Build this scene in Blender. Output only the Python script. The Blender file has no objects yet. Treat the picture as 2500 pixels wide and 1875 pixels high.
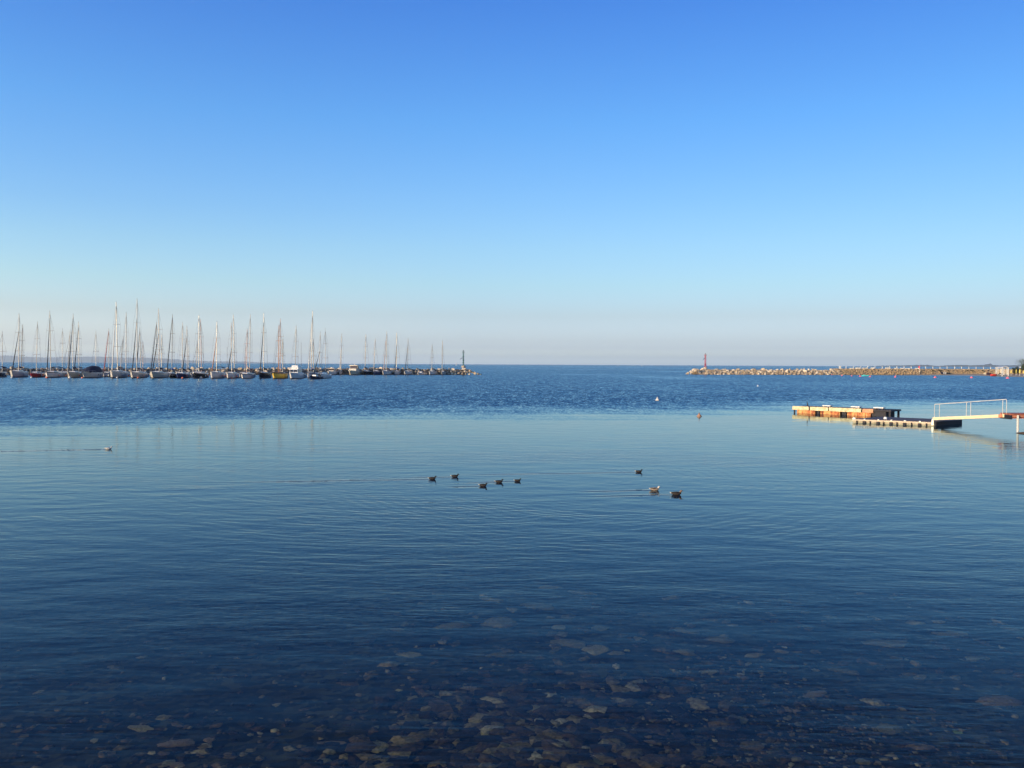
import bpy, math, random
from mathutils import Vector, Matrix
R = math.radians
S = bpy.context.scene
COL = S.collection
rnd = random.Random(7)

# ------------------------------------------------------------------ camera
F = 2097.0                      # focal length in pixels of the 2500 px wide photograph
CAMZ = 4.5
PITCH, ROLL = math.atan(48/F), R(0.275)
_f = Vector((0, math.cos(PITCH), -math.sin(PITCH)))
_r0 = Vector((1, 0, 0)); _u0 = _r0.cross(_f)
_r = _r0*math.cos(ROLL) + _u0*math.sin(ROLL)
_u = _r.cross(_f)
cam_d = bpy.data.cameras.new('camera'); cam = bpy.data.objects.new('camera', cam_d); COL.objects.link(cam)
cam.matrix_world = Matrix(((_r.x, _u.x, -_f.x, 0), (_r.y, _u.y, -_f.y, 0), (_r.z, _u.z, -_f.z, CAMZ), (0, 0, 0, 1)))
cam_d.sensor_width = 36; cam_d.lens = 36*F/2500
cam_d.clip_start = 0.1; cam_d.clip_end = 150000
S.camera = cam
EYE = Vector((0, 0, CAMZ))
def ray(px, py): return (_f*F + _r*(px-1250) - _u*(py-937.5)).normalized()
def G(px, py, z=0.0):           # real point on the level z seen in that direction
    d = ray(px, py); return EYE + d*((z-CAMZ)/d.z)
def W(px, py, D):               # real point at forward distance D
    d = ray(px, py); return EYE + d*(D/d.y)

# ------------------------------------------------------------------ sky, sun, exposure
SUN_EL, SUN_AZ = 10.0, 233.0
w = bpy.data.worlds.new('World'); S.world = w; w.use_nodes = True
nt = w.node_tree; N = nt.nodes; Lk = nt.links
bg = N['Background']; bg.inputs[1].default_value = 0.15
sky = N.new('ShaderNodeTexSky'); sky.sky_type = 'NISHITA'; sky.sun_disc = False
sky.sun_elevation = R(SUN_EL); sky.sun_rotation = R(SUN_AZ)
tc = N.new('ShaderNodeTexCoord'); sp = N.new('ShaderNodeSeparateXYZ'); Lk.new(tc.outputs['Generated'], sp.inputs[0])
rp = N.new('ShaderNodeValToRGB'); Lk.new(sp.outputs['Z'], rp.inputs[0])
K = 8.0
tab = [(0.0044, (3.199, 4.344, 8.613)), (0.0105, (2.232, 2.961, 5.465)), (0.0183, (1.39, 1.843, 3.815)), (0.027, (1.189, 1.537, 3.088)), (0.056, (0.969, 1.193, 2.04)), (0.091, (0.908, 1.233, 1.828)), (0.133, (0.836, 1.226, 1.805)), (0.269, (0.524, 1.124, 1.989)), (0.39, (0.342, 0.89, 2.016)), (0.47, (0.27, 0.68, 1.6)), (0.643, (0.2, 0.5, 1.2)), (0.985, (0.22, 0.55, 1.25))]
els = rp.color_ramp.elements
while len(els) < len(tab): els.new(0.5)
for e, (p, c) in zip(els, tab):
    e.position = p; e.color = (c[0]/K, c[1]/K, c[2]/K, 1)
m1 = N.new('ShaderNodeMix'); m1.data_type = 'RGBA'; m1.blend_type = 'MULTIPLY'; m1.inputs[0].default_value = 1
Lk.new(sky.outputs[0], m1.inputs[6]); Lk.new(rp.outputs[0], m1.inputs[7])
az = N.new('ShaderNodeMapRange'); Lk.new(sp.outputs['X'], az.inputs[0])
az.inputs[1].default_value = -.55; az.inputs[2].default_value = .55; az.inputs[3].default_value = 1.17*K; az.inputs[4].default_value = .765*K
m2 = N.new('ShaderNodeVectorMath'); m2.operation = 'SCALE'; Lk.new(m1.outputs[2], m2.inputs[0]); Lk.new(az.outputs[0], m2.inputs['Scale'])
# the low sky towards the sun side is warmer and paler
wx = N.new('ShaderNodeMapRange'); Lk.new(sp.outputs['X'], wx.inputs[0]); wx.inputs[1].default_value = -.05; wx.inputs[2].default_value = -.5
wz = N.new('ShaderNodeMapRange'); Lk.new(sp.outputs['Z'], wz.inputs[0]); wz.inputs[1].default_value = .17; wz.inputs[2].default_value = .04
wm = N.new('ShaderNodeMath'); wm.operation = 'MULTIPLY'; Lk.new(wx.outputs[0], wm.inputs[0]); Lk.new(wz.outputs[0], wm.inputs[1])
m3 = N.new('ShaderNodeMix'); m3.data_type = 'RGBA'; m3.blend_type = 'MULTIPLY'; Lk.new(wm.outputs[0], m3.inputs[0]); Lk.new(m2.outputs[0], m3.inputs[6]); m3.inputs[7].default_value = (1.22, 1.14, 1.04, 1); m3.clamp_factor = True
Lk.new(m3.outputs[2], bg.inputs[0])

sd = bpy.data.lights.new('sun', 'SUN'); sun = bpy.data.objects.new('sun', sd); COL.objects.link(sun)
sd.energy = 5.0; sd.angle = R(0.6); sd.color = (1, .74, .47)
sdir = Vector((math.sin(R(SUN_AZ))*math.cos(R(SUN_EL)), math.cos(R(SUN_AZ))*math.cos(R(SUN_EL)), math.sin(R(SUN_EL))))
sun.rotation_euler = sdir.to_track_quat('Z', 'Y').to_euler(); sun.location = (0, -20, 60)

S.view_settings.view_transform = 'Standard'; S.view_settings.look = 'None'
S.view_settings.exposure = 0; S.view_settings.gamma = 1
S.render.engine = 'CYCLES'
cy = S.cycles
cy.use_denoising = True; cy.max_bounces = 8; cy.transparent_max_bounces = 8; cy.volume_bounces = 2
cy.diffuse_bounces = 2; cy.glossy_bounces = 3; cy.transmission_bounces = 4
cy.caustics_reflective = False; cy.caustics_refractive = True; cy.sample_clamp_indirect = 3
cy.use_adaptive_sampling = False

# ------------------------------------------------------------------ materials
_mats = {}
def mat(name, col, rough=.6, metal=0, var=.12, vs=3.0, spec=.5, col2=None):
    if name in _mats: return _mats[name]
    m = bpy.data.materials.new(name); m.use_nodes = True; nt = m.node_tree; n = nt.nodes; b = n['Principled BSDF']
    b.inputs['Roughness'].default_value = rough; b.inputs['Metallic'].default_value = metal
    b.inputs['Specular IOR Level'].default_value = spec
    t = n.new('ShaderNodeTexCoord'); z = n.new('ShaderNodeTexNoise'); z.inputs['Scale'].default_value = vs; z.inputs['Detail'].default_value = 5
    nt.links.new(t.outputs['Object'], z.inputs['Vector'])
    r = n.new('ShaderNodeValToRGB'); nt.links.new(z.outputs['Fac'], r.inputs[0])
    e = r.color_ramp.elements; e[0].position = .3; e[1].position = .7
    a = col2 if col2 else tuple(c*(1-var*2) for c in col)
    e[0].color = (*a, 1); e[1].color = (*[min(1, c*(1+var*.5)) for c in col], 1)
    nt.links.new(r.outputs[0], b.inputs['Base Color'])
    _mats[name] = m; return m

def nd(nt, t, **kw):
    n = nt.nodes.new(t)
    for k, v in kw.items(): setattr(n, k, v)
    return n
def mth(nt, op, a, b=None, c=None, clamp=False):
    n = nt.nodes.new('ShaderNodeMath'); n.operation = op; n.use_clamp = clamp
    for i, v in enumerate((a, b, c)):
        if v is None: continue
        if isinstance(v, (int, float)): n.inputs[i].default_value = v
        else: nt.links.new(v, n.inputs[i])
    return n.outputs[0]

WHITE = mat('white_gelcoat', (.80, .79, .76), .25, var=.05)
CREAM = mat('cream_gelcoat', (.70, .64, .50), .3, var=.05)
GREYH = mat('grey_gelcoat', (.62, .61, .56), .3, var=.06)
NAVY = mat('navy_hull_paint', (.012, .022, .06), .25, var=.05)
BLACKH = mat('black_hull_paint', (.012, .016, .024), .25, var=.05)
BLUEH = mat('blue_hull_paint', (.03, .06, .16), .3, var=.05)
REDH = mat('red_hull_paint', (.42, .02, .03), .3, var=.05)
YELLOWH = mat('yellow_hull_paint', (.78, .52, .07), .4, var=.05)
TEAK = mat('teak_deck', (.38, .27, .17), .7)
DARKWOOD = mat('dark_varnished_wood', (.10, .04, .02), .5)
ALU = mat('grey_mast_alloy', (.27, .27, .26), .35, .3, var=.04)
ALUW = mat('white_mast_paint', (.46, .44, .39), .4, var=.04)
ALUD = mat('dark_mast_alloy', (.10, .11, .12), .4, .2, var=.04)
WOODM = mat('orange_wooden_spar', (.45, .20, .08), .5)
PINKM = mat('pinkish_mast_paint', (.55, .38, .32), .5)
WIRE = mat('rigging_wire', (.22, .22, .22), .4, .3)
NAVYC = mat('navy_canvas', (.01, .015, .045), .85, var=.1)
BLUEC = mat('blue_canvas', (.02, .10, .42), .85)
REDC = mat('red_canvas', (.32, .02, .03), .85)
ORANGEC = mat('orange_canvas', (.75, .14, .03), .8)
GREYC = mat('grey_canvas', (.13, .13, .14), .85)
CREAMC = mat('cream_canvas', (.72, .64, .44), .85)
BLACKC = mat('black_canvas', (.015, .016, .018), .85)
SAILD = mat('dark_furled_sail', (.03, .035, .045), .85)
SAILR = mat('red_furled_sail', (.40, .06, .04), .85)
SAILW = mat('white_furled_sail', (.62, .60, .54), .85)
GLASSD = mat('dark_window_glass', (.01, .012, .015), .08, var=.02)
WINTER = mat('brown_tinted_glass', (.06, .03, .015), .2, var=.05)
ANTIF = mat('dark_antifouling_paint', (.03, .03, .05), .7)
FENDW = mat('white_fender_vinyl', (.75, .72, .65), .5)
FENDO = mat('orange_buoy_plastic', (.85, .20, .10), .5)
PINKB = mat('pink_buoy_plastic', (.85, .16, .22), .5)
STEEL = mat('stainless_rail', (.5, .5, .5), .3, .8, var=.03)

# ------------------------------------------------------------------ mesh helpers
class MB:
    def __init__(s): s.v = []; s.f = []
    def add(s, vs, fs):
        o = len(s.v); s.v += [tuple(v) for v in vs]; s.f += [tuple(o+i for i in f) for f in fs]; return s
    def box(s, x0, x1, y0, y1, z0, z1, tx=0, ty=0):      # tx, ty: how far the top is drawn in
        return s.add([(x0, y0, z0), (x1, y0, z0), (x1, y1, z0), (x0, y1, z0),
                      (x0+tx, y0+ty, z1), (x1-tx, y0+ty, z1), (x1-tx, y1-ty, z1), (x0+tx, y1-ty, z1)],
                     [(3, 2, 1, 0), (4, 5, 6, 7), (0, 1, 5, 4), (1, 2, 6, 5), (2, 3, 7, 6), (3, 0, 4, 7)])
    def obox(s, p, ax, ay, az):                          # corner and three edge vectors
        p, ax, ay, az = Vector(p), Vector(ax), Vector(ay), Vector(az)
        vs = [p, p+ax, p+ax+ay, p+ay, p+az, p+ax+az, p+ax+ay+az, p+ay+az]
        return s.add(vs, [(3, 2, 1, 0), (4, 5, 6, 7), (0, 1, 5, 4), (1, 2, 6, 5), (2, 3, 7, 6), (3, 0, 4, 7)])
    def tube(s, pts, rad, n=6, cap=True, flat=1.0):
        pts = [Vector(p) for p in pts]
        if not isinstance(rad, (list, tuple)): rad = [rad]*len(pts)
        o = len(s.v)
        for i, p in enumerate(pts):
            t = (pts[min(i+1, len(pts)-1)]-pts[max(i-1, 0)]).normalized()
            a = Vector((0, 0, 1)) if abs(t.z) < .9 else Vector((0, 1, 0))
            u = t.cross(a).normalized(); v = u.cross(t).normalized()
            for k in range(n):
                an = 2*math.pi*k/n
                s.v.append(tuple(p + u*(math.cos(an)*rad[i]) + v*(math.sin(an)*rad[i]*flat)))
        for i in range(len(pts)-1):
            for k in range(n):
                a0 = o+i*n+k; a1 = o+i*n+(k+1) % n
                s.f.append((a0, a1, a1+n, a0+n))
        if cap:
            s.f.append(tuple(o+k for k in range(n))[::-1]); e = o+(len(pts)-1)*n
            s.f.append(tuple(e+k for k in range(n)))
        return s
    def lathe(s, prof, n=14, c=(0, 0)):                  # prof: (radius, z)
        o = len(s.v)
        for r, z in prof:
            for k in range(n):
                an = 2*math.pi*k/n; s.v.append((c[0]+r*math.cos(an), c[1]+r*math.sin(an), z))
        for i in range(len(prof)-1):
            for k in range(n):
                a = o+i*n+k; b = o+i*n+(k+1) % n; s.f.append((a, b, b+n, a+n))
        s.f.append(tuple(o+k for k in range(n))[::-1]); e = o+(len(prof)-1)*n; s.f.append(tuple(e+k for k in range(n)))
        return s
    def grid(s, rows, close=False):                      # rows of equal length
        o = len(s.v); m = len(rows[0])
        for r in rows: s.v += [tuple(p) for p in r]
        for i in range(len(rows)-1):
            for k in range(m-1 if not close else m):
                a = o+i*m+k; b = o+i*m+(k+1) % m; s.f.append((a, b, b+m, a+m))
        return s
    def build(s, name, m, parent=None, smooth=False):
        me = bpy.data.meshes.new(name); me.from_pydata(s.v, [], s.f); me.update()
        if smooth: me.shade_smooth()
        me.materials.append(m)
        o = bpy.data.objects.new(name, me); COL.objects.link(o)
        if parent: o.parent = parent
        return o

def tag(o, label=None, cat=None, group=None, kind=None):
    if label: o['label'] = label
    if cat: o['category'] = cat
    if group: o['group'] = group
    if kind: o['kind'] = kind
    return o
def thing(name, loc, rz, label, cat, group=None):
    o = bpy.data.objects.new(name, None); COL.objects.link(o); o.empty_display_size = .3
    o.location = loc; o.rotation_euler = (0, 0, rz); return tag(o, label, cat, group)

# ------------------------------------------------------------------ seabed
def depth(x, y):                # water depth over the shelving shore
    d = .32 + .045*max(y-9, 0) + max(0, (y-20))*.02
    return min(max(.05, d + .0*x), 6.0)
def Bp(px, py):                 # where a line of sight meets the seabed after bending at the surface
    p = G(px, py); h = Vector((p.x, p.y, 0)).normalized()
    i = math.atan2(math.hypot(p.x, p.y), CAMZ); t = math.tan(math.asin(math.sin(i)/1.33))
    q = p
    for _ in range(6): q = p + h*(depth(q.x, q.y)*t)
    return Vector((q.x, q.y, -depth(q.x, q.y)))

def seabed():
    import numpy as np
    xs = list(np.linspace(-40, 40, 161)); ys = list(np.linspace(2, 60, 146))
    xs = [-31000, -6000, -600, -150, -80] + xs + [80, 150, 600, 6000, 31000]
    ys = [-300, -60, -10] + ys + [80, 120, 300, 900, 3000, 12000, 31000]
    r2 = random.Random(3)
    rows = []
    for y in ys:
        rows.append([(x, y, -depth(x, y) - .02 + (r2.uniform(-.035, .035) if abs(x) < 41 and 1 < y < 61 else 0)) for x in xs])
    mb = MB().grid(rows)
    m = bpy.data.materials.new('stony_seabed'); m.use_nodes = True; nt = m.node_tree; b = nt.nodes['Principled BSDF']
    b.inputs['Roughness'].default_value = .95
    t = nd(nt, 'ShaderNodeTexCoord')
    n1 = nd(nt, 'ShaderNodeTexNoise'); n1.inputs['Scale'].default_value = .7; n1.inputs['Detail'].default_value = 6; n1.inputs['Roughness'].default_value = .65
    n2 = nd(nt, 'ShaderNodeTexVoronoi'); n2.inputs['Scale'].default_value = 9; n2.inputs['Randomness'].default_value = 1
    n3 = nd(nt, 'ShaderNodeTexNoise'); n3.inputs['Scale'].default_value = 9; n3.inputs['Detail'].default_value = 5
    for q in (n1, n2, n3): nt.links.new(t.outputs['Object'], q.inputs['Vector'])
    r1 = nd(nt, 'ShaderNodeValToRGB'); nt.links.new(n1.outputs['Fac'], r1.inputs[0])
    e = r1.color_ramp.elements; e[0].position = .35; e[0].color = (.006, .006, .004, 1); e[1].position = .68; e[1].color = (.045, .042, .018, 1)
    sv = nd(nt, 'ShaderNodeSeparateColor'); nt.links.new(n2.outputs['Color'], sv.inputs[0])
    r2_ = nd(nt, 'ShaderNodeValToRGB'); nt.links.new(sv.outputs[0], r2_.inputs[0])
    e = r2_.color_ramp.elements; e[0].position = .3; e[0].color = (.4, .4, .4, 1); e[1].position = 1; e[1].color = (2.6, 2.3, 1.9, 1)
    mx = nd(nt, 'ShaderNodeMix', data_type='RGBA', blend_type='MULTIPLY'); mx.inputs[0].default_value = 1
    nt.links.new(r1.outputs[0], mx.inputs[6]); nt.links.new(r2_.outputs[0], mx.inputs[7])
    nt.links.new(mx.outputs[2], b.inputs['Base Color'])
    o = mb.build('seabed', m, smooth=True); tag(o, kind='structure')
seabed()

# ------------------------------------------------------------------ water
DUCKS = [  # px, py of the waterline, size, style, heading (degrees from +x)
    (1056, 1170, 1.0, 0, -4), (1111, 1164.5, 1.0, 0, -6), (1180, 1187, 1.0, 0, -8), (1219, 1178, 1.0, 0, -4),
    (1264, 1175, .85, 0, -3), (1560, 1153, .95, 0, -3), (1599, 1197, 1.15, 1, -8), (1652, 1208, 1.2, 2, -10)]
GULL = (265.5, 1097)
def water():
    import numpy as np
    m = bpy.data.materials.new('sea_water'); m.use_nodes = True; nt = m.node_tree; n = nt.nodes; L = nt.links
    n.remove(n['Principled BSDF']); out = n['Material Output']
    geo = nd(nt, 'ShaderNodeNewGeometry'); P = geo.outputs['Position']
    sx = nd(nt, 'ShaderNodeSeparateXYZ'); L.new(P, sx.inputs[0]); X, Y = sx.outputs[0], sx.outputs[1]
    def noise(scale, rot, detail=3, rough=.5, dist=0, color=False):
        mp = nd(nt, 'ShaderNodeMapping'); L.new(P, mp.inputs[0])
        mp.inputs['Rotation'].default_value = (0, 0, R(rot)); mp.inputs['Scale'].default_value = (scale[0], scale[1], 1)
        z = nd(nt, 'ShaderNodeTexNoise'); z.inputs['Scale'].default_value = 1; z.inputs['Detail'].default_value = detail
        z.inputs['Roughness'].default_value = rough; z.inputs['Distortion'].default_value = dist
        L.new(mp.outputs[0], z.inputs['Vector']); return z.outputs['Color' if color else 'Fac']
    def rng(v, a, b, c=0., d=1., smooth=True):
        q = nd(nt, 'ShaderNodeMapRange'); q.interpolation_type = 'SMOOTHSTEP' if smooth else 'LINEAR'
        L.new(v, q.inputs[0])
        for i, k in enumerate((a, b, c, d)): q.inputs[i+1].default_value = k
        return q.outputs[0]
    # --- where the breeze has roughened the sea: beyond a line that runs back to the right
    wob = noise((.03, .012), 0, 4, .6)
    line = mth(nt, 'SUBTRACT', Y, mth(nt, 'MULTIPLY_ADD', X, .42, 84))
    line = mth(nt, 'ADD', line, mth(nt, 'MULTIPLY', mth(nt, 'SUBTRACT', wob, .5), 40))
    line = mth(nt, 'ADD', line, mth(nt, 'MULTIPLY', mth(nt, 'SUBTRACT', noise((.035, .22), 8, 4, .6), .5), 34))
    rough = rng(line, -22, 20)
    slick = noise((.008, .0045), 12, 3, .55)
    slick = rng(slick, .48, .66)                                   # smoother lanes on the open water
    rough = mth(nt, 'MULTIPLY', rough, mth(nt, 'MULTIPLY_ADD', slick, -.30, 1.0))
    # --- small waves as a height field, in metres
    n1 = noise((.55, 1.1), 8, 3, .5)                                # metre-long undulation
    n2 = noise((2.2, 7.5), -14, 3, .55, .4)                         # crests running up to the right
    n3 = noise((1.6, 9.0), 6, 2, .5, .3)
    patch = rng(noise((.11, .16), 20, 2), .38, .62)
    patch2 = rng(noise((.09, .13), -30, 2), .45, .62)
    near = rng(Y, 14, 30, 1.0, .45)
    h = mth(nt, 'MULTIPLY', n1, .028)
    h = mth(nt, 'ADD', h, mth(nt, 'MULTIPLY', mth(nt, 'MULTIPLY', n2, near), mth(nt, 'MULTIPLY_ADD', patch, .007, .002)))
    h = mth(nt, 'ADD', h, mth(nt, 'MULTIPLY', n3, mth(nt, 'MULTIPLY_ADD', patch2, .0040, .0015)))
    # --- ring ripples spreading from the swimming birds
    def rings(c, k, r0, r1, amp, msk):
        dv = nd(nt, 'ShaderNodeVectorMath', operation='DISTANCE'); L.new(P, dv.inputs[0]); dv.inputs[1].default_value = c
        r = mth(nt, 'ADD', dv.outputs['Value'], mth(nt, 'MULTIPLY', n1, 1.1))
        s = mth(nt, 'SINE', mth(nt, 'MULTIPLY', r, k))
        e = mth(nt, 'MULTIPLY', rng(dv.outputs['Value'], r0, r0+3), rng(dv.outputs['Value'], r1-4, r1, 1, 0))
        return mth(nt, 'MULTIPLY', mth(nt, 'MULTIPLY', s, e), mth(nt, 'MULTIPLY', msk, amp))
    c1 = G(1150, 1170); c2 = G(1640, 1190)
    h = mth(nt, 'ADD', h, rings((c1.x-1, c1.y+2, 0), 13.0, 4, 20, .0014, patch))
    h = mth(nt, 'ADD', h, rings((c2.x, c2.y+1, 0), 14.0, 2.5, 15, .0015, patch2))
    # --- wakes: a thin trough behind each bird with slow diverging arms
    wk = [(G(px, py), {0: 9, 1: 2.3, 2: 1.5, 3: 1.7, 4: 1.8, 5: 9, 6: 3.5, 7: 3.8}[i]) for i, (px, py, *_r) in enumerate(DUCKS)]
    wk.append((G(*GULL), 16))
    for p, ln in wk:
        u = mth(nt, 'SUBTRACT', p.x, X)                            # distance astern
        v = mth(nt, 'SUBTRACT', mth(nt, 'SUBTRACT', Y, p.y), mth(nt, 'MULTIPLY', u, -.16 if ln < 12 else -.3))
        on = mth(nt, 'MULTIPLY', rng(u, -.05, .12), rng(u, ln*.5, ln, 1, 0))
        g = mth(nt, 'POWER', 2.718, mth(nt, 'MULTIPLY', mth(nt, 'MULTIPLY', v, v), -55 if ln < 12 else -22))
        a = mth(nt, 'MULTIPLY', mth(nt, 'MULTIPLY', mth(nt, 'MULTIPLY', g, on), v), .14)
        h = mth(nt, 'ADD', h, a)
        if ln > 5 or ln < 3.4: continue
        arm = mth(nt, 'SUBTRACT', mth(nt, 'ABSOLUTE', v), mth(nt, 'MULTIPLY', u, .16))
        g2 = mth(nt, 'POWER', 2.718, mth(nt, 'MULTIPLY', mth(nt, 'MULTIPLY', arm, arm), -160))
        on2 = mth(nt, 'MULTIPLY', rng(u, -.1, .05), rng(u, 0, 3.2, 1, 0))
        a = mth(nt, 'MULTIPLY', mth(nt, 'MULTIPLY', g2, on2), .004)
        h = mth(nt, 'ADD', h, a)
    # an old boat wake drifting across the left of the calm water
    uo = mth(nt, 'SUBTRACT', Y, mth(nt, 'MULTIPLY_ADD', X, .36, G(800, 1180).y - .36*G(800, 1180).x))
    uo = mth(nt, 'ADD', uo, mth(nt, 'MULTIPLY', mth(nt, 'SUBTRACT', n1, .5), 1.2))
    go = mth(nt, 'POWER', 2.718, mth(nt, 'MULTIPLY', mth(nt, 'MULTIPLY', uo, uo), -1.1))
    go = mth(nt, 'MULTIPLY', go, rng(X, -8.5, -5, 1, 0))
    h = mth(nt, 'ADD', h, mth(nt, 'MULTIPLY', mth(nt, 'MULTIPLY', noise((1.5, 5), 18, 2), mth(nt, 'MULTIPLY', go, patch2)), .03))
    bp = nd(nt, 'ShaderNodeBump'); bp.inputs['Strength'].default_value = 1; bp.inputs['Distance'].default_value = 1
    L.new(h, bp.inputs['Height'])
    fade = rng(Y, 25, 90, 1, .12)
    bn = nd(nt, 'ShaderNodeMix', data_type='VECTOR'); L.new(fade, bn.inputs[0]); bn.inputs[4].default_value = (0, 0, 1); L.new(bp.outputs[0], bn.inputs[5])
    # --- chop on the roughened sea as facet slopes
    def facet(scale, rot, amp, mask, detail=2):
        c = noise(scale, rot, detail, .6, color=True)
        v = nd(nt, 'ShaderNodeVectorMath', operation='SUBTRACT'); L.new(c, v.inputs[0]); v.inputs[1].default_value = (.5, .5, .5)
        v2 = nd(nt, 'ShaderNodeVectorMath', operation='MULTIPLY'); L.new(v.outputs[0], v2.inputs[0]); v2.inputs[1].default_value = (amp*.6, amp, 0)
        v3 = nd(nt, 'ShaderNodeVectorMath', operation='SCALE'); L.new(v2.outputs[0], v3.inputs[0]); L.new(mask, v3.inputs['Scale'])
        return v3.outputs[0]
    def vadd(a, b):
        v = nd(nt, 'ShaderNodeVectorMath', operation='ADD'); L.new(a, v.inputs[0]); L.new(b, v.inputs[1]); return v.outputs[0]
    nv = vadd(bn.outputs[1], facet((5.5, 1.9), 0, CHOP, rough, 4))
    nv = vadd(nv, facet((1.1, .3), 5, CHOP*.35, rough, 3))
    calm = mth(nt, 'MULTIPLY', rng(Y, 18, 60), mth(nt, 'SUBTRACT', 1.0, rough))
    nv = vadd(nv, facet((.6, 1.4), 3, .034, calm, 3))
    # at grazing angles one sees the faces of the chop that are turned towards the eye (self-masking of rough water)
    iv = nd(nt, 'ShaderNodeVectorMath', operation='MULTIPLY'); L.new(geo.outputs['Incoming'], iv.inputs[0]); iv.inputs[1].default_value = (1, 1, 0)
    ivn = nd(nt, 'ShaderNodeVectorMath', operation='NORMALIZE'); L.new(iv.outputs[0], ivn.inputs[0])
    ivs = nd(nt, 'ShaderNodeVectorMath', operation='SCALE'); L.new(ivn.outputs[0], ivs.inputs[0]); L.new(mth(nt, 'MULTIPLY', rough, MASK), ivs.inputs['Scale'])
    nv = vadd(nv, ivs.outputs[0])
    nm = nd(nt, 'ShaderNodeVectorMath', operation='NORMALIZE'); L.new(nv, nm.inputs[0]); NN = nm.outputs[0]
    dt = nd(nt, 'ShaderNodeVectorMath', operation='DOT_PRODUCT'); L.new(geo.outputs['Incoming'], dt.inputs[0]); L.new(NN, dt.inputs[1])
    n2_ = 1.175**2                  # low effective index: the sky light at right angles to the sun is polarised
    c_ = mth(nt, 'MAXIMUM', mth(nt, 'ABSOLUTE', dt.outputs['Value']), .005)
    g_ = mth(nt, 'SQRT', mth(nt, 'ADD', mth(nt, 'MULTIPLY', c_, c_), n2_-1))
    def sq(a_, b_): q = mth(nt, 'DIVIDE', mth(nt, 'SUBTRACT', a_, b_), mth(nt, 'ADD', a_, b_)); return mth(nt, 'MULTIPLY', q, q)
    FR = mth(nt, 'MULTIPLY', mth(nt, 'ADD', sq(c_, g_), sq(mth(nt, 'MULTIPLY', c_, n2_), g_)), .5)
    gl = nd(nt, 'ShaderNodeBsdfGlossy'); gl.inputs['Roughness'].default_value = .02; gl.inputs['Color'].default_value = (.84, .98, 1, 1); L.new(NN, gl.inputs['Normal'])
    rf = nd(nt, 'ShaderNodeBsdfRefraction'); rf.inputs['IOR'].default_value = 1.33; rf.inputs['Roughness'].default_value = 0
    rf.inputs['Color'].default_value = (.80, .82, .70, 1); L.new(NN, rf.inputs['Normal'])
    df = nd(nt, 'ShaderNodeBsdfDiffuse'); df.inputs['Color'].default_value = (.0006, .012, .036, 1)
    tb = nd(nt, 'ShaderNodeMixShader'); L.new(rng(Y, 9.5, 31, .0, .96, False), tb.inputs[0]); L.new(rf.outputs[0], tb.inputs[1]); L.new(df.outputs[0], tb.inputs[2])
    ms = nd(nt, 'ShaderNodeMixShader'); L.new(FR, ms.inputs[0]); L.new(tb.outputs[0], ms.inputs[1]); L.new(gl.outputs[0], ms.inputs[2])
    L.new(ms.outputs[0], out.inputs[0])
    a = 31000
    o = MB().add([(-a, -300, 0), (a, -300, 0), (a, a, 0), (-a, a, 0)], [(0, 1, 2, 3)]).build('sea', m); tag(o, kind='structure')
CHOP = .6
MASK = .12
water()

# ------------------------------------------------------------------ stones
def rock_mesh(seed, flat=.7, sub=2, rough=.22, cuts=7):
    import bmesh
    r = random.Random(seed); bm = bmesh.new(); bmesh.ops.create_icosphere(bm, subdivisions=sub, radius=1)
    pl = []
    for _ in range(cuts):
        v = Vector((r.uniform(-1, 1), r.uniform(-1, 1), r.uniform(-1, 1))).normalized(); pl.append((v, r.uniform(.55, .85)))
    sc = Vector((1, r.uniform(.65, .95), flat*r.uniform(.8, 1.15)))
    for v in bm.verts:
        for nrm, d in pl:
            k = v.co.dot(nrm)
            if k > d: v.co -= nrm*(k-d)
        v.co *= 1+r.uniform(-rough, rough)*.3
        v.co = Vector((v.co.x*sc.x, v.co.y*sc.y, v.co.z*sc.z))
    me = bpy.data.meshes.new('boulder'); bm.to_mesh(me); bm.free(); return me

def stone_mat(name, c1, c2, sc=2.5):
    m = bpy.data.materials.new(name); m.use_nodes = True; nt = m.node_tree; b = nt.nodes['Principled BSDF']
    b.inputs['Roughness'].default_value = .9
    t = nd(nt, 'ShaderNodeTexCoord'); oi = nd(nt, 'ShaderNodeObjectInfo'); z = nd(nt, 'ShaderNodeTexNoise'); z.inputs['Scale'].default_value = sc; z.inputs['Detail'].default_value = 6
    nt.links.new(t.outputs['Object'], z.inputs['Vector'])
    f = mth(nt, 'ADD', mth(nt, 'MULTIPLY', oi.outputs['Random'], .6), mth(nt, 'MULTIPLY', z.outputs['Fac'], .5))
    r = nd(nt, 'ShaderNodeValToRGB'); nt.links.new(f, r.inputs[0]); e = r.color_ramp.elements
    e[0].position = .2; e[0].color = (*c1, 1); e[1].position = .85; e[1].color = (*c2, 1)
    nt.links.new(r.outputs[0], b.inputs['Base Color'])
    bu = nd(nt, 'ShaderNodeBump'); bu.inputs['Strength'].default_value = .5; bu.inputs['Distance'].default_value = .1
    nt.links.new(z.outputs['Fac'], bu.inputs['Height']); nt.links.new(bu.outputs[0], b.inputs['Normal'])
    return m
ROCK = stone_mat('breakwater_limestone', (.34, .26, .17), (.78, .66, .48))
ROCKW = stone_mat('wet_brown_rubble', (.10, .08, .06), (.34, .27, .20))
PALE = stone_mat('pale_underwater_stone', (.11, .095, .04), (.40, .33, .15), 5)
BRIGHT = stone_mat('bright_underwater_stone', (.50, .40, .15), (.62, .52, .20), 5)
GREENS = stone_mat('green_underwater_stone', (.22, .30, .08), (.30, .38, .10), 5)
BROWN = stone_mat('brown_underwater_stone', (.13, .085, .045), (.30, .21, .11), 5)  # underwater stone colours are warmed to stand in for sunlight missing below

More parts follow.
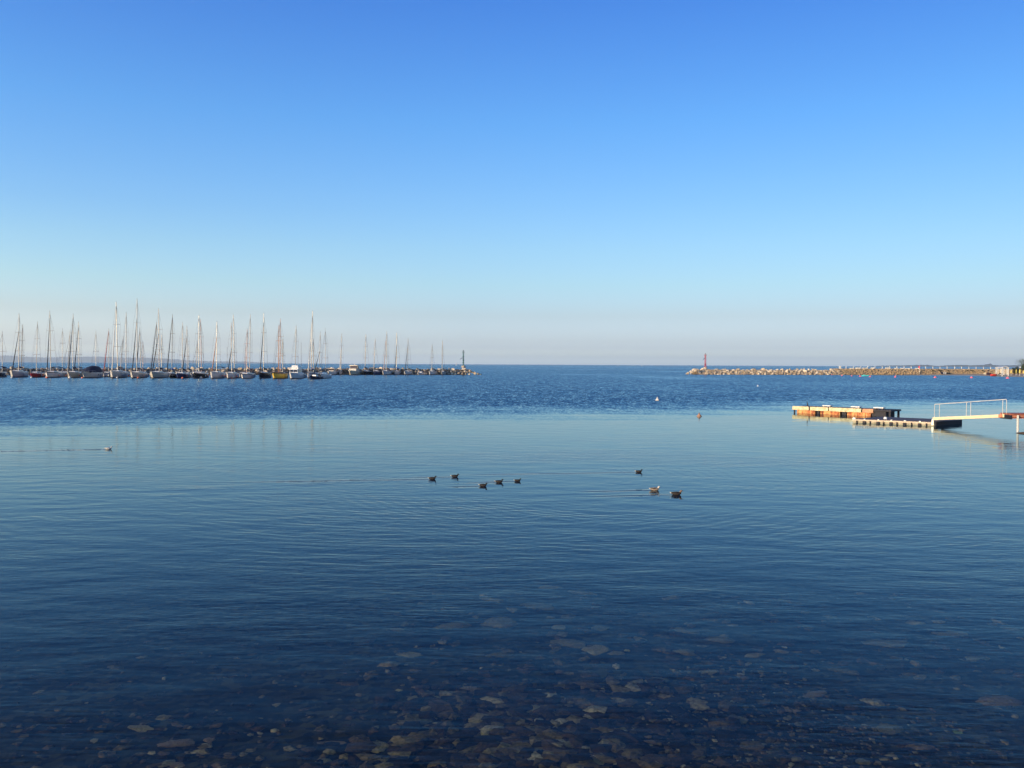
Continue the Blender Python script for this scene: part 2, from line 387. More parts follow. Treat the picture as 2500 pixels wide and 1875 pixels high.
# big separate stones on the seabed
STONES = [(1310,1480,90,22),(1420,1448,70,14),(1345,1434,60,12),(1105,1530,80,28),(1218,1522,80,30),(1365,1532,34,24),(1390,1506,36,16),
 (1465,1534,45,25),(1387,1572,80,36),(1455,1588,60,30),(1505,1596,35,22),(1670,1593,65,20),(1672,1540,60,22),(1600,1662,60,18),
 (1007,1706,28,20),(1058,1704,30,14),(1140,1686,55,18),(1011,1760,80,40),(1085,1773,60,20),(1025,1802,70,14),(920,1826,55,28),(970,1818,35,12),
 (940,1855,36,20),(1108,1858,28,20),(1275,1843,60,26),(1340,1843,45,20),(1372,1815,60,28),(1403,1769,38,20),(1538,1781,50,16),(1590,1812,32,14),
 (1137,1735,35,26),(1290,1730,60,26),(1380,1737,60,24),(1490,1690,60,20),(1757,1562,65,22),(1740,1515,50,15),(2027,1507,30,14),(2235,1520,40,16),
 (2165,1572,95,22),(2320,1548,70,16),(1990,1697,60,14),(2130,1715,45,28),(2170,1780,56,30),(2245,1823,65,20),(2440,1715,85,36),(1962,1800,25,10),
 (2105,1860,30,16),(2075,1783,30,24),(2380,1610,60,18),(2450,1640,40,14),(430,1817,68,26),(345,1780,60,14),(400,1752,36,18),(430,1868,40,18),
 (810,1815,60,10),(790,1858,36,20),(280,1630,40,14),(850,1670,50,16),(1200,1465,60,14),(1640,1460,50,12),(1930,1470,60,12),(1560,1560,40,14),
 (1840,1600,50,14),(2060,1640,60,16),(1440,1650,44,16),(1220,1600,60,18),(1000,1600,60,18),(1730,1640,50,18),(1800,1760,50,20),(1700,1850,46,18),(1180,1860,60,20),(1450,1860,44,20)]
SPEC = {(1152,1760,30,20): (BRIGHT, 'small bright yellowish stone lying among brown stones under the shallow water'),
        (1187,1797,44,30): (BRIGHT, 'larger bright tan stone under water just below the small yellow one'),
        (974,1685,17,12): (BRIGHT, 'small pale oval stone alone on dark seabed left of the stony patch'),
        (1531,1588,14,10): (BRIGHT, 'tiny pale stone resting between big slabs under water'),
        (2338,1788,20,12): (GREENS, 'small yellow green stone on dark seabed at lower right'),
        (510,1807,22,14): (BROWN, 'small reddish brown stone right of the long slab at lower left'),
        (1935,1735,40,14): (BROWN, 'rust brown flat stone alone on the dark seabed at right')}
umesh = [rock_mesh(100+i, .42, 2, .5, 6) for i in range(7)]
def seabed_stone(px, py, wp, hp, m, label, group):
    c = Bp(px, py); dist = (G(px, py)-EYE).length + depth(c.x, c.y)*1.2
    wx = wp*dist/F*.5; g = math.sin(math.atan2(CAMZ, math.hypot(c.x, c.y))); wy = min(wx*1.3, max(wx*.5, hp*dist/F*.5/max(g, .25)*.8))
    me = umesh[rnd.randrange(7)].copy(); me.materials.clear(); me.materials.append(m)
    o = bpy.data.objects.new('stone', me); COL.objects.link(o)
    o.location = (c.x, c.y, c.z+wx*.08); o.scale = (wx*1.1, wy, min(wx, wy)*.9); o.rotation_euler = (rnd.uniform(-.12, .12), rnd.uniform(-.12, .12), rnd.uniform(-.5, .5))
    tag(o, label, 'stone', group)
for a in STONES:
    far = a[1] < 1640
    if far:
        side_ = 'far left' if a[0] < 1000 else 'below the left ducks' if a[0] < 1300 else 'below the middle' if a[0] < 1550 else 'below the right ducks' if a[0] < 1800 else 'at right' if a[0] < 2150 else 'near the right edge'
        size_ = 'large' if a[2] >= 65 else 'small' if a[2] < 45 else 'middling'
        lb, gp = size_ + ' pale slab dim under deeper water ' + side_, 'pale slabs on the deeper seabed ' + side_
    else:
        side_ = 'at lower left' if a[0] < 600 else 'left of the stony patch' if a[0] < 900 else 'in the left of the stony patch' if a[0] < 1100 else 'in the middle of the stony patch' if a[0] < 1330 else 'in the right of the stony patch' if a[0] < 1650 else 'on the pebble bank' if a[0] < 2080 else 'at lower right'
        row_ = 'upper' if a[1] < 1730 else 'middle' if a[1] < 1800 else 'bottom'
        lb, gp = ('big ' if a[2] >= 55 else 'small ') + 'brownish stone under shallow water ' + side_ + ', ' + row_ + ' row', 'stones under shallow water ' + side_
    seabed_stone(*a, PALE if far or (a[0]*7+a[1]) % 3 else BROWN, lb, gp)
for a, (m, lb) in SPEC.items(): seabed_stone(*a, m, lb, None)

def pebbles():                                            # cobbles nobody could count
    import bmesh
    r = random.Random(11); mb = MB()
    base = []
    for i in range(6):
        me = rock_mesh(200+i, .5, 1, .5, 5); base.append(([v.co.copy() for v in me.vertices], [tuple(p.vertices) for p in me.polygons]))
    def put(px, py, s):
        c = Bp(px, py); vs, fs = base[r.randrange(6)]
        a = r.uniform(0, 6.28); ca, sa = math.cos(a), math.sin(a); st = r.uniform(.8, 1.5)
        mb.add([(c.x+s*(v.x*ca*st-v.y*sa), c.y+s*(v.x*sa*st+v.y*ca), c.z+s*.25+s*v.z) for v in vs], fs)
    for _ in range(1700):                                 # stony patch, centre right
        px = r.gauss(1300, 260); py = r.uniform(1640, 1990); lim = 1660+max(0, (1050-px)*.45)+max(0, (px-1750)*.2)
        if py > lim: put(px, py, r.choice((r.uniform(.04, .10), r.uniform(.08, .20))))
    for _ in range(3200):                                 # pebble bank
        px = r.gauss(1850, 260); py = r.uniform(1590, 1990)
        if py > 1590+abs(px-1750)*.3: put(px, py, r.uniform(.015, .05))
    for _ in range(900): put(r.uniform(-200, 2700), r.uniform(1560, 1990), r.uniform(.02, .08))
    for _ in range(350): put(r.uniform(900, 2500), r.uniform(1450, 1660), r.uniform(.05, .16))
    for _ in range(260): put(r.gauss(430, 150), r.uniform(1740, 1990), r.uniform(.03, .10))
    m = bpy.data.materials.new('mixed_pebbles'); m.use_nodes = True; nt = m.node_tree; b = nt.nodes['Principled BSDF']; b.inputs['Roughness'].default_value = .9
    ge = nd(nt, 'ShaderNodeNewGeometry'); q = nd(nt, 'ShaderNodeValToRGB'); nt.links.new(ge.outputs['Random Per Island'], q.inputs[0])
    e = q.color_ramp.elements; e[0].color = (.015, .008, .005, 1); e[0].position = 0; e[1].position = 1; e[1].color = (.60, .52, .34, 1)
    for p, c in ((.35, (.035, .019, .009)), (.6, (.11, .066, .026)), (.85, (.20, .145, .055)), (.97, (.34, .27, .13))):
        x = e.new(p); x.color = (*c, 1)
    t = nd(nt, 'ShaderNodeTexCoord'); z = nd(nt, 'ShaderNodeTexNoise'); z.inputs['Scale'].default_value = 14; z.inputs['Detail'].default_value = 6; z.inputs['Roughness'].default_value = .7
    nt.links.new(t.outputs['Object'], z.inputs['Vector'])
    zr = nd(nt, 'ShaderNodeValToRGB'); nt.links.new(z.outputs['Fac'], zr.inputs[0]); e2 = zr.color_ramp.elements; e2[0].position = .36; e2[0].color = (.35, .38, .34, 1); e2[1].position = .62; e2[1].color = (1.25, 1.2, 1.1, 1)
    mq = nd(nt, 'ShaderNodeMix', data_type='RGBA', blend_type='MULTIPLY'); mq.inputs[0].default_value = 1
    nt.links.new(q.outputs[0], mq.inputs[6]); nt.links.new(zr.outputs[0], mq.inputs[7])
    nt.links.new(mq.outputs[2], b.inputs['Base Color'])
    o = mb.build('pebbles', m, smooth=False); tag(o, 'brown and grey pebbles and cobbles covering the shallow seabed', 'pebbles', kind='stuff')
pebbles()

# a dark stone just breaking the surface
p = G(1872, 1634)
o = bpy.data.objects.new('rock', rock_mesh(55, .45, 2, .4, 6)); o.data.materials.append(mat('wet_black_rock', (.012, .012, .014), .25)); COL.objects.link(o)
o.location = (p.x, p.y, -.035); o.scale = (.17, .10, .10); o.rotation_euler = (.1, 0, -.35); o.data.shade_smooth()
tag(o, 'dark wet rock just breaking the water surface at lower right', 'rock')


# ------------------------------------------------------------------ boats
def loc_fn(root):
    mi = (Matrix.Translation(root.location) @ Matrix.Rotation(root.rotation_euler.z, 4, 'Z')).inverted()
    return lambda p: mi @ Vector(p)
def lerp(a, b, t): return a+(b-a)*t
def hull(L, B, fb, stern=.72, full=2.3, rake=.09):       # bow towards +x, origin amidships on the waterline
    rows = []; n = 14
    for i in range(n+1):
        t = i/n
        hb = B/2*(stern+(1-stern)*math.sin(math.pi/2*min(1, t/.42))) if t < .42 else B/2*max(.015, 1-((t-.42)/.58)**full)
        sh = fb*(1+.28*(t-.35)**2*2.2 if t > .35 else 1+.10*(.35-t))
        row = []
        for k, (wy, z) in enumerate(((0, -.35), (.62, -.22), (.86, 0), (.95, sh*.35), (1.0, sh*.75), (.98, sh))):
            x = -L/2 + t*L*(1-rake) + rake*L*(max(z, 0)/fb)*t**6 - .10*L*(1-t)**8*(max(z, 0)/fb)*(-.6)
            row.append((x, hb*wy, z))
        rows.append(row)
    mb = MB()
    full_rows = [[(x, -y, z) for x, y, z in r[::-1]] + r[1:] for r in rows]
    mb.grid(full_rows)
    e = full_rows[0]; o = len(mb.v); mb.v += e; mb.f.append(tuple(range(o, o+len(e))))
    return mb, rows
def deck_from(rows, dz=-.03):
    mb = MB(); mb.grid([[(r[-1][0], -r[-1][1]*.97, r[-1][2]+dz), (r[-1][0], 0, r[-1][2]+dz+.05), (r[-1][0], r[-1][1]*.97, r[-1][2]+dz)] for r in rows]); return mb
def stripe_from(rows, z0, z1, push=.012):
    mb = MB()
    for s in (-1, 1):
        rr = []
        for r in rows:
            sh = r[-1][2]
            def at(z):
                for a, b in zip(r[2:], r[3:]):
                    if a[2] <= z <= b[2]+1e-6:
                        t = (z-a[2])/max(1e-6, b[2]-a[2]); return (lerp(a[0], b[0], t)+push, s*(lerp(a[1], b[1], t)+push), z)
                return (r[-1][0]+push, s*(r[-1][1]+push), z)
            rr.append([at(sh*z0), at(sh*z1)])
        mb.grid(rr)
    return mb

BOATG = 'yachts moored in a row at the marina on the left'
def place(xl, xr, yw, D, beta, B0, Lr=(6, 12.5)):
    """width in the photograph and distance -> root position, heading, length, beam"""
    xm = (xl+xr)/2; th = math.atan2((xm-1250), F); a = th+R(beta)
    ax, ay = math.sin(a), math.cos(a)                    # bow -> stern
    wm = (xr-xl)*D/F; k = ax - math.tan(th)*ay; B = min(B0, wm*.8)
    L = max(Lr[0], min(Lr[1], (wm-B*.42)/max(k, .05)))
    bow = W(xm, yw, D); bow.z = 0
    xb = W(xl+1, yw, D); bow = Vector((xb.x+B*.06, D, 0))
    c = Vector((bow.x+ax*L/2, bow.y+ay*L/2, 0))
    rz = math.atan2(-ay, -ax)                            # +x of the boat points to the bow
    return c, rz, L, B
def sailboat(name, xl, xr, label, hullm=WHITE, yw=921.5, D=248, beta=14, B0=3.9, masts=(), furl=None, furlm=SAILD, cover=None, bimini=None,
             fb=1.45, fend=None, stripe=None, cabm=None, extra=None, group=BOATG, spreaders=True, boomlen=None, sprayhood=NAVYC):
    c, rz, L, B = place(xl, xr, yw, D, beta, B0)
    root = thing(name, c, rz, label, 'sailboat', group); to = loc_fn(root)
    h, rows = hull(L, B, fb); h.build('hull', hullm, root, True)
    stripe_from(rows, -.001, .12).build('boot_stripe', ANTIF, root)
    deck_from(rows).build('deck', WHITE if hullm is not YELLOWH else TEAK, root)
    stripe_from(rows, .84, .98, .03).build('rubbing_strake', stripe or (NAVY if hullm is WHITE and rnd.random() < .5 else GREYH), root)
    cb = MB().box(-L*.18, L*.22, -B*.27, B*.27, fb*.98, fb+.42, .35, .12).box(L*.20, L*.33, -B*.17, B*.17, fb, fb+.22, .25, .08).build('cabin', cabm or WHITE, root)
    for s in (-1, 1): MB().obox((-L*.12, s*(B*.255), fb+.12), (L*.26, 0, 0), (0, s*.03, 0), (0, -s*.03, .17)).build('window', GLASSD, cb)
    for mi, (pb, pt, yt, rad, mm) in enumerate(masts):
        b = to(W(pb, yw-22, D)); 
        # centre the mast on the boat's own axis, keep its top where it is seen
        mx = max(-L*.35, min(L*.28, b.x)) if mi else L*.06
        def onray(px, py, x):                            # point with given boat-x, seen at px
            d = ray(px, py); best = None
            o = to(EYE); q = to(EYE+d) - o; t = (x-o.x)/q.x if abs(q.x) > .05 else D
            return o+q*t
        base = to(W(pb, 905, D+L*.35)); top = to(W(pt, yt, D+L*.35))
        base.z = fb+.1; lim = B*.35
        sh_ = base.y - max(-lim, min(lim, base.y)); 
        lean = top-base
        mast = MB().tube([base, base+lean*.5, top], [rad*.85, rad*.8, rad*.6], 8).build('mast', mm, root)
        MB().tube([top, top+Vector((0, 0, .45))], [.03, .012], 4).tube([top+Vector((-.25, 0, .12)), top+Vector((.3, 0, .12))], .025, 4).build('masthead_gear', ALUD, mast)
        H = lean.length
        if H > 9 and spreaders:
            for fz, sl in (((.36, 1.0), (.68, .8)) if H > 13 else ((.52, .95),)):
                q = base+lean*fz; w_ = B*.30*sl
                MB().tube([q+Vector((-.15, -w_, .03)), q, q+Vector((-.15, w_, .03))], .045, 4).build('spreader', mm, mast)
            st = MB()
            for s in (-1, 1):
                ch = Vector((base.x-.2, s*B*.46+0, fb))
                st.tube([ch, base+lean*(.68 if H > 13 else .52)+Vector((-.15, s*B*.26, 0)), base+lean*.97], .018, 4, False)
            st.tube([Vector((-L*.47, 0, fb)), top], .018, 4, False)
            if not (furl and mi == 0): st.tube([Vector((L*.47, 0, fb+.1)), base+lean*.96], .022, 4, False)
            st.build('rigging', WIRE, root)
        if mi == 0:
            bl = boomlen or min(L*.36, 4.2); bz = Vector((0, 0, .95))
            bm = MB().tube([base+bz, base+bz+Vector((-bl, 0, .1))], .07, 6).build('boom', mm, root)
            if cover:
                MB().tube([base+bz+Vector((.1, 0, .75)), base+bz+Vector((-.25, 0, .28)), base+bz+Vector((-bl*.55, 0, .24)), base+bz+Vector((-bl*1.0, 0, .22))], [.12, .25, .21, .12], 8).build('sail_cover', cover, root, True)
            if furl:
                st_ = Vector((L*.47, 0, fb+.35)) if furl is True else Vector((L*.47, 0, fb+.35))
                tp = base+lean*(.95 if furl is True else furl)
                MB().tube([st_, st_+(tp-st_)*.04, st_+(tp-st_)*.5, tp], [.05, .15, .11, .04], 6).build('furled_sail', furlm, root)
    if bimini:
        mb = MB(); r_ = []
        for i in range(7):
            t = i/6; r_.append([(-L*.20-L*.24*t, -B*.38, fb+1.35+.0*t), (-L*.20-L*.24*t, -B*.2, fb+1.62+.1*math.sin(t*3.14)), (-L*.20-L*.24*t, B*.2, fb+1.62+.1*math.sin(t*3.14)), (-L*.20-L*.24*t, B*.38, fb+1.35)])
        mb.grid(r_); mb.grid([[(x, y, z-.04) for x, y, z in r] for r in r_]); mb.build('bimini', bimini, root)
        for s in (-1, 1):
            f = MB()
            for xx in (-.20, -.44): f.tube([(L*-.33, s*B*.38, fb), (L*xx, s*B*.38, fb+1.35)], .025, 4)
            f.build('bimini_frame', STEEL, root)
    elif sprayhood:
        r_ = [[(-L*.17-.8*t, B*.30*math.cos(a), fb+.35+.75*math.sin(a)*(.55+.45*math.sin(1.2*t+.5))) for a in [math.pi*k/6 for k in range(7)]] for t in (0, .5, 1)]
        MB().grid(r_).build('sprayhood', sprayhood, root)
    pr = MB()                                            # pulpit and guard rails
    for s in (-1, 1):
        pr.tube([(L*.30, s*B*.26, fb+.55), (L*.42, s*B*.12, fb+.72), (L*.485, 0, fb+.75)], .02, 4, False)
        for q in (.30, .42): pr.tube([(L*q, s*B*(.26 if q == .3 else .12), fb), (L*q, s*B*(.26 if q == .3 else .12), fb+.66)], .02, 4, False)
        pr.tube([(L*.30, s*B*.28, fb+.58), (0, s*B*.46, fb+.55), (-L*.4, s*B*.40, fb+.55)], .015, 4, False)
    pr.build('guard_rail', STEEL, root)
    if fend:
        for (side, q) in ((1, .1), (-1, .15), (-1, -.1)):
            MB().lathe([(.02, 0), (.13, .1), (.14, .45), (.04, .58)], 8).build('fender', fend, root).location = (L*q, side*(B*.5+.12), fb*.25)
    if extra: extra(root, L, B, fb)
    return root
def motorboat(name, xl, xr, label, hullm=WHITE, yw=921.5, D=248, beta=12, B0=3.6, top=894, style='flybridge', group=BOATG, canvas=None, topm=None, cat='motorboat'):
    c, rz, L, B = place(xl, xr, yw, D, beta, B0, (5.5, 12))
    root = thing(name, c, rz, label, cat, group)
    Ht = CAMZ - (top-(883.5+.0048*(xl+xr)/2))*D/F        # height of the top above the water
    fb = min(1.5, Ht*.48)
    h, rows = hull(L, B, fb, .88, 2.6, .12); h.build('hull', hullm, root, True)
    stripe_from(rows, -.001, .12).build('boot_stripe', ANTIF, root)
    deck_from(rows).build('deck', WHITE, root)
    if style == 'flybridge':
        cab = MB().box(-L*.30, L*.20, -B*.40, B*.40, fb, fb+(Ht-fb)*.55, .30, .14).build('cabin', topm or WHITE, root)
        z0 = fb+(Ht-fb)*.20; z1 = fb+(Ht-fb)*.46
        for s in (-1, 1):
            MB().obox((L*.20-.11+.02, s*.07, z0), (0, s*(B*.34-.07), 0), (.04, 0, 0), (-.14, 0, z1-z0)).build('windscreen', GLASSD, cab)
            MB().obox((-L*.22, s*(B*.40-.02), z0), (L*.34, 0, 0), (0, s*.03, 0), (0, -s*.09, z1-z0)).build('window', GLASSD, cab)
        MB().box(-L*.28, L*.10, -B*.36, B*.36, fb+(Ht-fb)*.56, fb+(Ht-fb)*.80, -.05, .05).build('flybridge', topm or WHITE, root)
        MB().box(L*.0, L*.07, -B*.28, B*.28, fb+(Ht-fb)*.80, Ht, .15, .05).build('flybridge_screen', WHITE, root)
        MB().tube([(-L*.1, B*.2, Ht-.3), (-L*.12, B*.2, Ht+2.6)], .025, 5).tube([(-L*.1, -B*.2, Ht-.3), (-L*.12, -B*.2, Ht+2.1)], .02, 5).build('antenna', ALUW, root)
    elif style == 'hardtop':
        cab = MB().box(-L*.12, L*.24, -B*.40, B*.40, fb, fb+(Ht-fb)*.40, .30, .12).build('cabin', topm or CREAM, root)
        MB().box(-L*.10, L*.12, -B*.36, B*.36, fb+(Ht-fb)*.402, fb+(Ht-fb)*.86, .25, .10).build('windscreen', WINTER, root)
        MB().box(-L*.28, L*.16, -B*.44, B*.44, fb+(Ht-fb)*.87, Ht, .12, .12).build('hardtop', CREAM, root)
        for s in (-1, 1):
            f = MB(); f.obox((-L*.26, s*B*.40-.04, fb), (.14, 0, 0), (0, .08, 0), (.1, 0, (Ht-fb)*.87)); f.obox((L*.10, s*B*.39-.04, fb+(Ht-fb)*.4), (.10, 0, 0), (0, .08, 0), (-.3, 0, (Ht-fb)*.47))
            f.build('hardtop_support', CREAM, root)
        MB().lathe([(.05, Ht+.02), (.18, Ht+.12), (.22, Ht+.28), (.10, Ht+.42)], 10).tube([(-.6, .5, Ht), (-.7, .5, Ht+1.1)], .02, 4).build('radar_dome', WHITE, root)
    elif style == 'canopy':
        r_ = []
        for t, zz in ((-.42, .35), (-.36, .95), (-.15, 1.0), (.05, .85), (.20, .30), (.34, .06)):
            r_.append([(L*t, B*.44*math.cos(a)*(1 if t < .1 else .8), fb+(Ht-fb)*zz*math.sin(a)**.6) for a in [math.pi*k/8 for k in range(9)]])
        MB().grid(r_).build('canopy', canvas or NAVYC, root, True)
        for s in (-1, 1):
            for q in (-.1, -.26): MB().obox((L*q, s*B*.5, fb*.45), (.28, 0, 0), (0, s*.05, 0), (0, 0, .3)).build('porthole', GLASSD, root)
    elif style == 'open':
        MB().box(-L*.10, L*.12, -B*.22, B*.22, fb*.9, fb+(Ht-fb)*.55, .1, .08).build('console', topm or WHITE, root)
        MB().box(-L*.05, L*.05, -B*.20, B*.20, fb+(Ht-fb)*.56, Ht, .12, .05).build('windscreen', GLASSD, root)
        MB().box(-L*.55, -L*.48, -.18, .18, -.1, fb+.35, .03, .04).build('outboard_motor', BLACKC, root)
        MB().box(-L*.35, -L*.2, -B*.3, B*.3, fb*.7, fb*1.02, .03, .03).build('seat', canvas or CREAMC, root)
    pr = MB()
    for s in (-1, 1):
        pr.tube([(L*.02, s*B*.46, fb+.05), (L*.08, s*B*.45, fb+.55), (L*.34, s*B*.26, fb+.7), (L*.47, 0, fb+.8)], .025, 4, False)
        for q, yy in ((.2, .40), (.34, .26)): pr.tube([(L*q, s*B*yy, fb), (L*q, s*B*yy, fb+.66)], .02, 4, False)
    pr.build('bow_rail', STEEL, root)
    return root

A, AW, AD, WM, PK = ALU, ALUW, ALUD, WOODM, PINKM
# front row, left to right (pixel columns of the photograph give position and size)
sailboat('sailboat', -26, 24, 'dark navy sailboat cut off by the left edge of the photo', NAVY, masts=[(5.5, 5.5, 811, .11, AW)], bimini=NAVYC, cover=NAVYC)
sailboat('sailboat', 26, 76, 'grey white sailboat with thick dark leaning forestay left of the red boat', GREYH, fb=1.6, masts=[(46, 46.5, 767, .15, AW)], furl=.72, furlm=SAILD, cover=NAVYC, fend=FENDW, sprayhood=CREAMC)
sailboat('sailboat', 73, 112, 'red hulled sailboat near the left end of the marina', REDH, fb=1.25, masts=[(88.5, 91.5, 787, .11, AW)], B0=2.9, fend=FENDW, stripe=WHITE, sprayhood=GREYC)
sailboat('sailboat', 111, 163, 'grey white sailboat with dark furled sail just right of the red one', WHITE, masts=[(124, 121.5, 760, .13, AW)], furl=.9, bimini=NAVYC, fend=FENDO, stripe=NAVY)
sailboat('sailboat', 164, 205, 'beige sailboat with navy boom cover left of the canopied motorboat', CREAM, masts=[(177.5, 178.5, 768, .12, AW)], furl=.93, furlm=SAILD, cover=NAVYC, bimini=NAVYC, fend=FENDO, B0=3.2)
motorboat('motorboat', 199, 262, 'grey motorboat under a peaked navy blue canvas cover', GREYH, beta=20, top=893, style='canopy')
sailboat('sailboat', 270, 318, 'white sailboat with very tall mast, grey sprayhood and square ports', GREYH, fb=1.75, masts=[(287.5, 283.5, 738, .15, A)], cover=GREYC, sprayhood=GREYC, stripe=WHITE, furl=.95, furlm=ALU, fend=FENDW)
sailboat('sailboat', 319, 365, 'pale sailboat carrying the tallest mast of the marina', GREYH, masts=[(334, 334.7, 731, .14, AW)], furl=.75, furlm=SAILD, cover=GREYC, fend=FENDO)
sailboat('sailboat', 368, 418, 'broad grey sailboat with bright cream bow and mast, below a blue furled one', CREAM, fb=1.55, masts=[(389, 387, 755, .14, AW)], furl=.62, furlm=SAILD, cover=NAVYC)
motorboat('dinghy', 414, 431, 'small dark covered dinghy between two sailboats', BLACKH, top=912, style='canopy', canvas=BLACKC, B0=2.0, cat='dinghy')
sailboat('sailboat', 430, 464, 'blue grey sailboat with lit white bow and orange fender', BLUEH, fb=1.3, masts=[(444.5, 446, 788, .12, AW)], cover=NAVYC, fend=FENDO, stripe=WHITE)
sailboat('sailboat', 471, 511, 'black hulled sailboat with dark boom cover and two pale masts behind', BLACKH, masts=[(485.5, 485.7, 770, .13, A)], cover=NAVYC, fend=FENDW, stripe=WHITE)
sailboat('sailboat', 514, 551, 'white sailboat with rounded cream bow and black bimini', WHITE, fb=1.65, masts=[(528.5, 529.5, 786, .13, CREAM)], furl=.7, furlm=WOODM, bimini=BLACKC, fend=FENDO)
sailboat('sailboat', 553, 585, 'white sailboat with a bright mast and orange bow fender', WHITE, masts=[(566, 564.5, 788, .13, AW)], fend=FENDO, furl=.5, furlm=SAILD, cover=CREAMC)
sailboat('sailboat', 589, 620, 'low white sailboat with window stripe left of the dark boat', WHITE, fb=1.2, masts=[(602, 603.5, 804, .13, PINKM)], stripe=GLASSD, cover=CREAMC)
sailboat('sailboat', 632, 664, 'dark grey sailboat with black furled boom left of the yellow boat', BLACKH, yw=919.5, D=254, masts=[(644, 644, 766, .12, A)], furl=.86, furlm=SAILD, cover=BLACKC, stripe=DARKWOOD)
def yb(root, L, B, fb):
    MB().tube([(L*.44, 0, fb+.25), (L*.44+1.1, 0, fb+.5)], [.09, .05], 6).build('bowsprit', WOODM, root)
sailboat('sailboat', 665, 704, 'yellow wooden sailboat with dark rail and orange mast', YELLOWH, fb=1.5, beta=22, masts=[(680, 681, 795, .14, WM), (684, 684.6, 780, .13, PK)], stripe=DARKWOOD, cabm=DARKWOOD, extra=yb, sprayhood=None)
motorboat('motor_yacht', 707, 741, 'white motor yacht with flybridge and two dark front windows', WHITE, beta=16, top=892, style='flybridge', cat='motor yacht')
motorboat('motorboat', 755, 784, 'low dark blue open boat with orange gear at the end of the front row', NAVY, yw=923, D=244, beta=30, top=912, style='open', canvas=ORANGEC)
sailboat('sailboat', 750, 772, 'blue trimmed sailboat with tall dark topped mast near the front row end', WHITE, yw=918, D=262, masts=[(759.5, 763.3, 760, .15, A)], furl=.93, furlm=SAILW, cover=BLUEC, stripe=BLUEH)
motorboat('motorboat', 781, 808, 'sunlit white open boat with upright bow beside the dark blue one', WHITE, yw=919.5, D=258, beta=24, top=905, style='open')
motorboat('motorboat', 800, 825, 'white cabin boat moored left of the round sterned sailboat', WHITE, yw=914.5, D=338, beta=20, top=899, style='hardtop')
sailboat('sailboat', 827, 848, 'white sailboat seen end on with rounded hull left of the cream motor yacht', WHITE, yw=914, D=342, beta=3, B0=3.4, masts=[(832, 834.5, 815, .15, ALU)], cover=CREAMC, furl=.8, furlm=SAILW)
motorboat('motor_yacht', 851, 886, 'cream motor yacht with hardtop and brown tinted windscreen', CREAM, yw=914.8, D=340, beta=26, B0=4.2, top=891, style='hardtop', cat='motor yacht')
sailboat('sailboat', 885, 909, 'dark hulled sailboat right of the cream motor yacht with crossed mast', BLACKH, yw=914.5, D=342, masts=[(891.5, 893.3, 817, .17, A)], cover=NAVYC, stripe=WHITE)
sailboat('sailboat', 911, 932, 'dark blue sailboat with leaning white mast near the rock pile', BLUEH, yw=914.5, D=344, masts=[(912.5, 916.3, 828, .18, AW)], cover=NAVYC, stripe=WHITE)
sailboat('sailboat', 933, 958, 'sailboat with brown cockpit tent and pair of masts', WHITE, yw=914.5, D=344, masts=[(943, 944.3, 810, .15, A), (937, 942.2, 832, .15, PK)], cover=CREAMC, sprayhood=WOODM)
sailboat('sailboat', 961, 985, 'small white sailboat under a green lit mast with blue sail cover', WHITE, yw=914, D=350, fb=1.3, masts=[(968, 968.6, 813, .17, CREAM)], furl=.7, furlm=SAILD, cover=BLUEC)
sailboat('sailboat', 986, 1014, 'small white sailboat with slim mast and dark leaning stay', WHITE, yw=914, D=350, fb=1.25, masts=[(995, 996.4, 827, .15, AW)], furl=.85, furlm=SAILD, cover=CREAMC)
motorboat('motorboat', 1018, 1041, 'low white open boat between sailboats near the breakwater end', WHITE, yw=914, D=352, beta=22, top=905, style='open')
sailboat('sailboat', 1047, 1067, 'white sailboat with thin grey mast, second from the rock end', WHITE, yw=914, D=352, fb=1.35, masts=[(1054.5, 1055.2, 841, .13, A)], cover=CREAMC)
sailboat('sailboat', 1077, 1090, 'last sailboat of the marina with pale mast and tan canopy', GREYH, yw=913.5, D=354, beta=8, fb=1.2, masts=[(1079.5, 1080.3, 832, .17, AW)], cover=CREAMC, bimini=CREAMC)

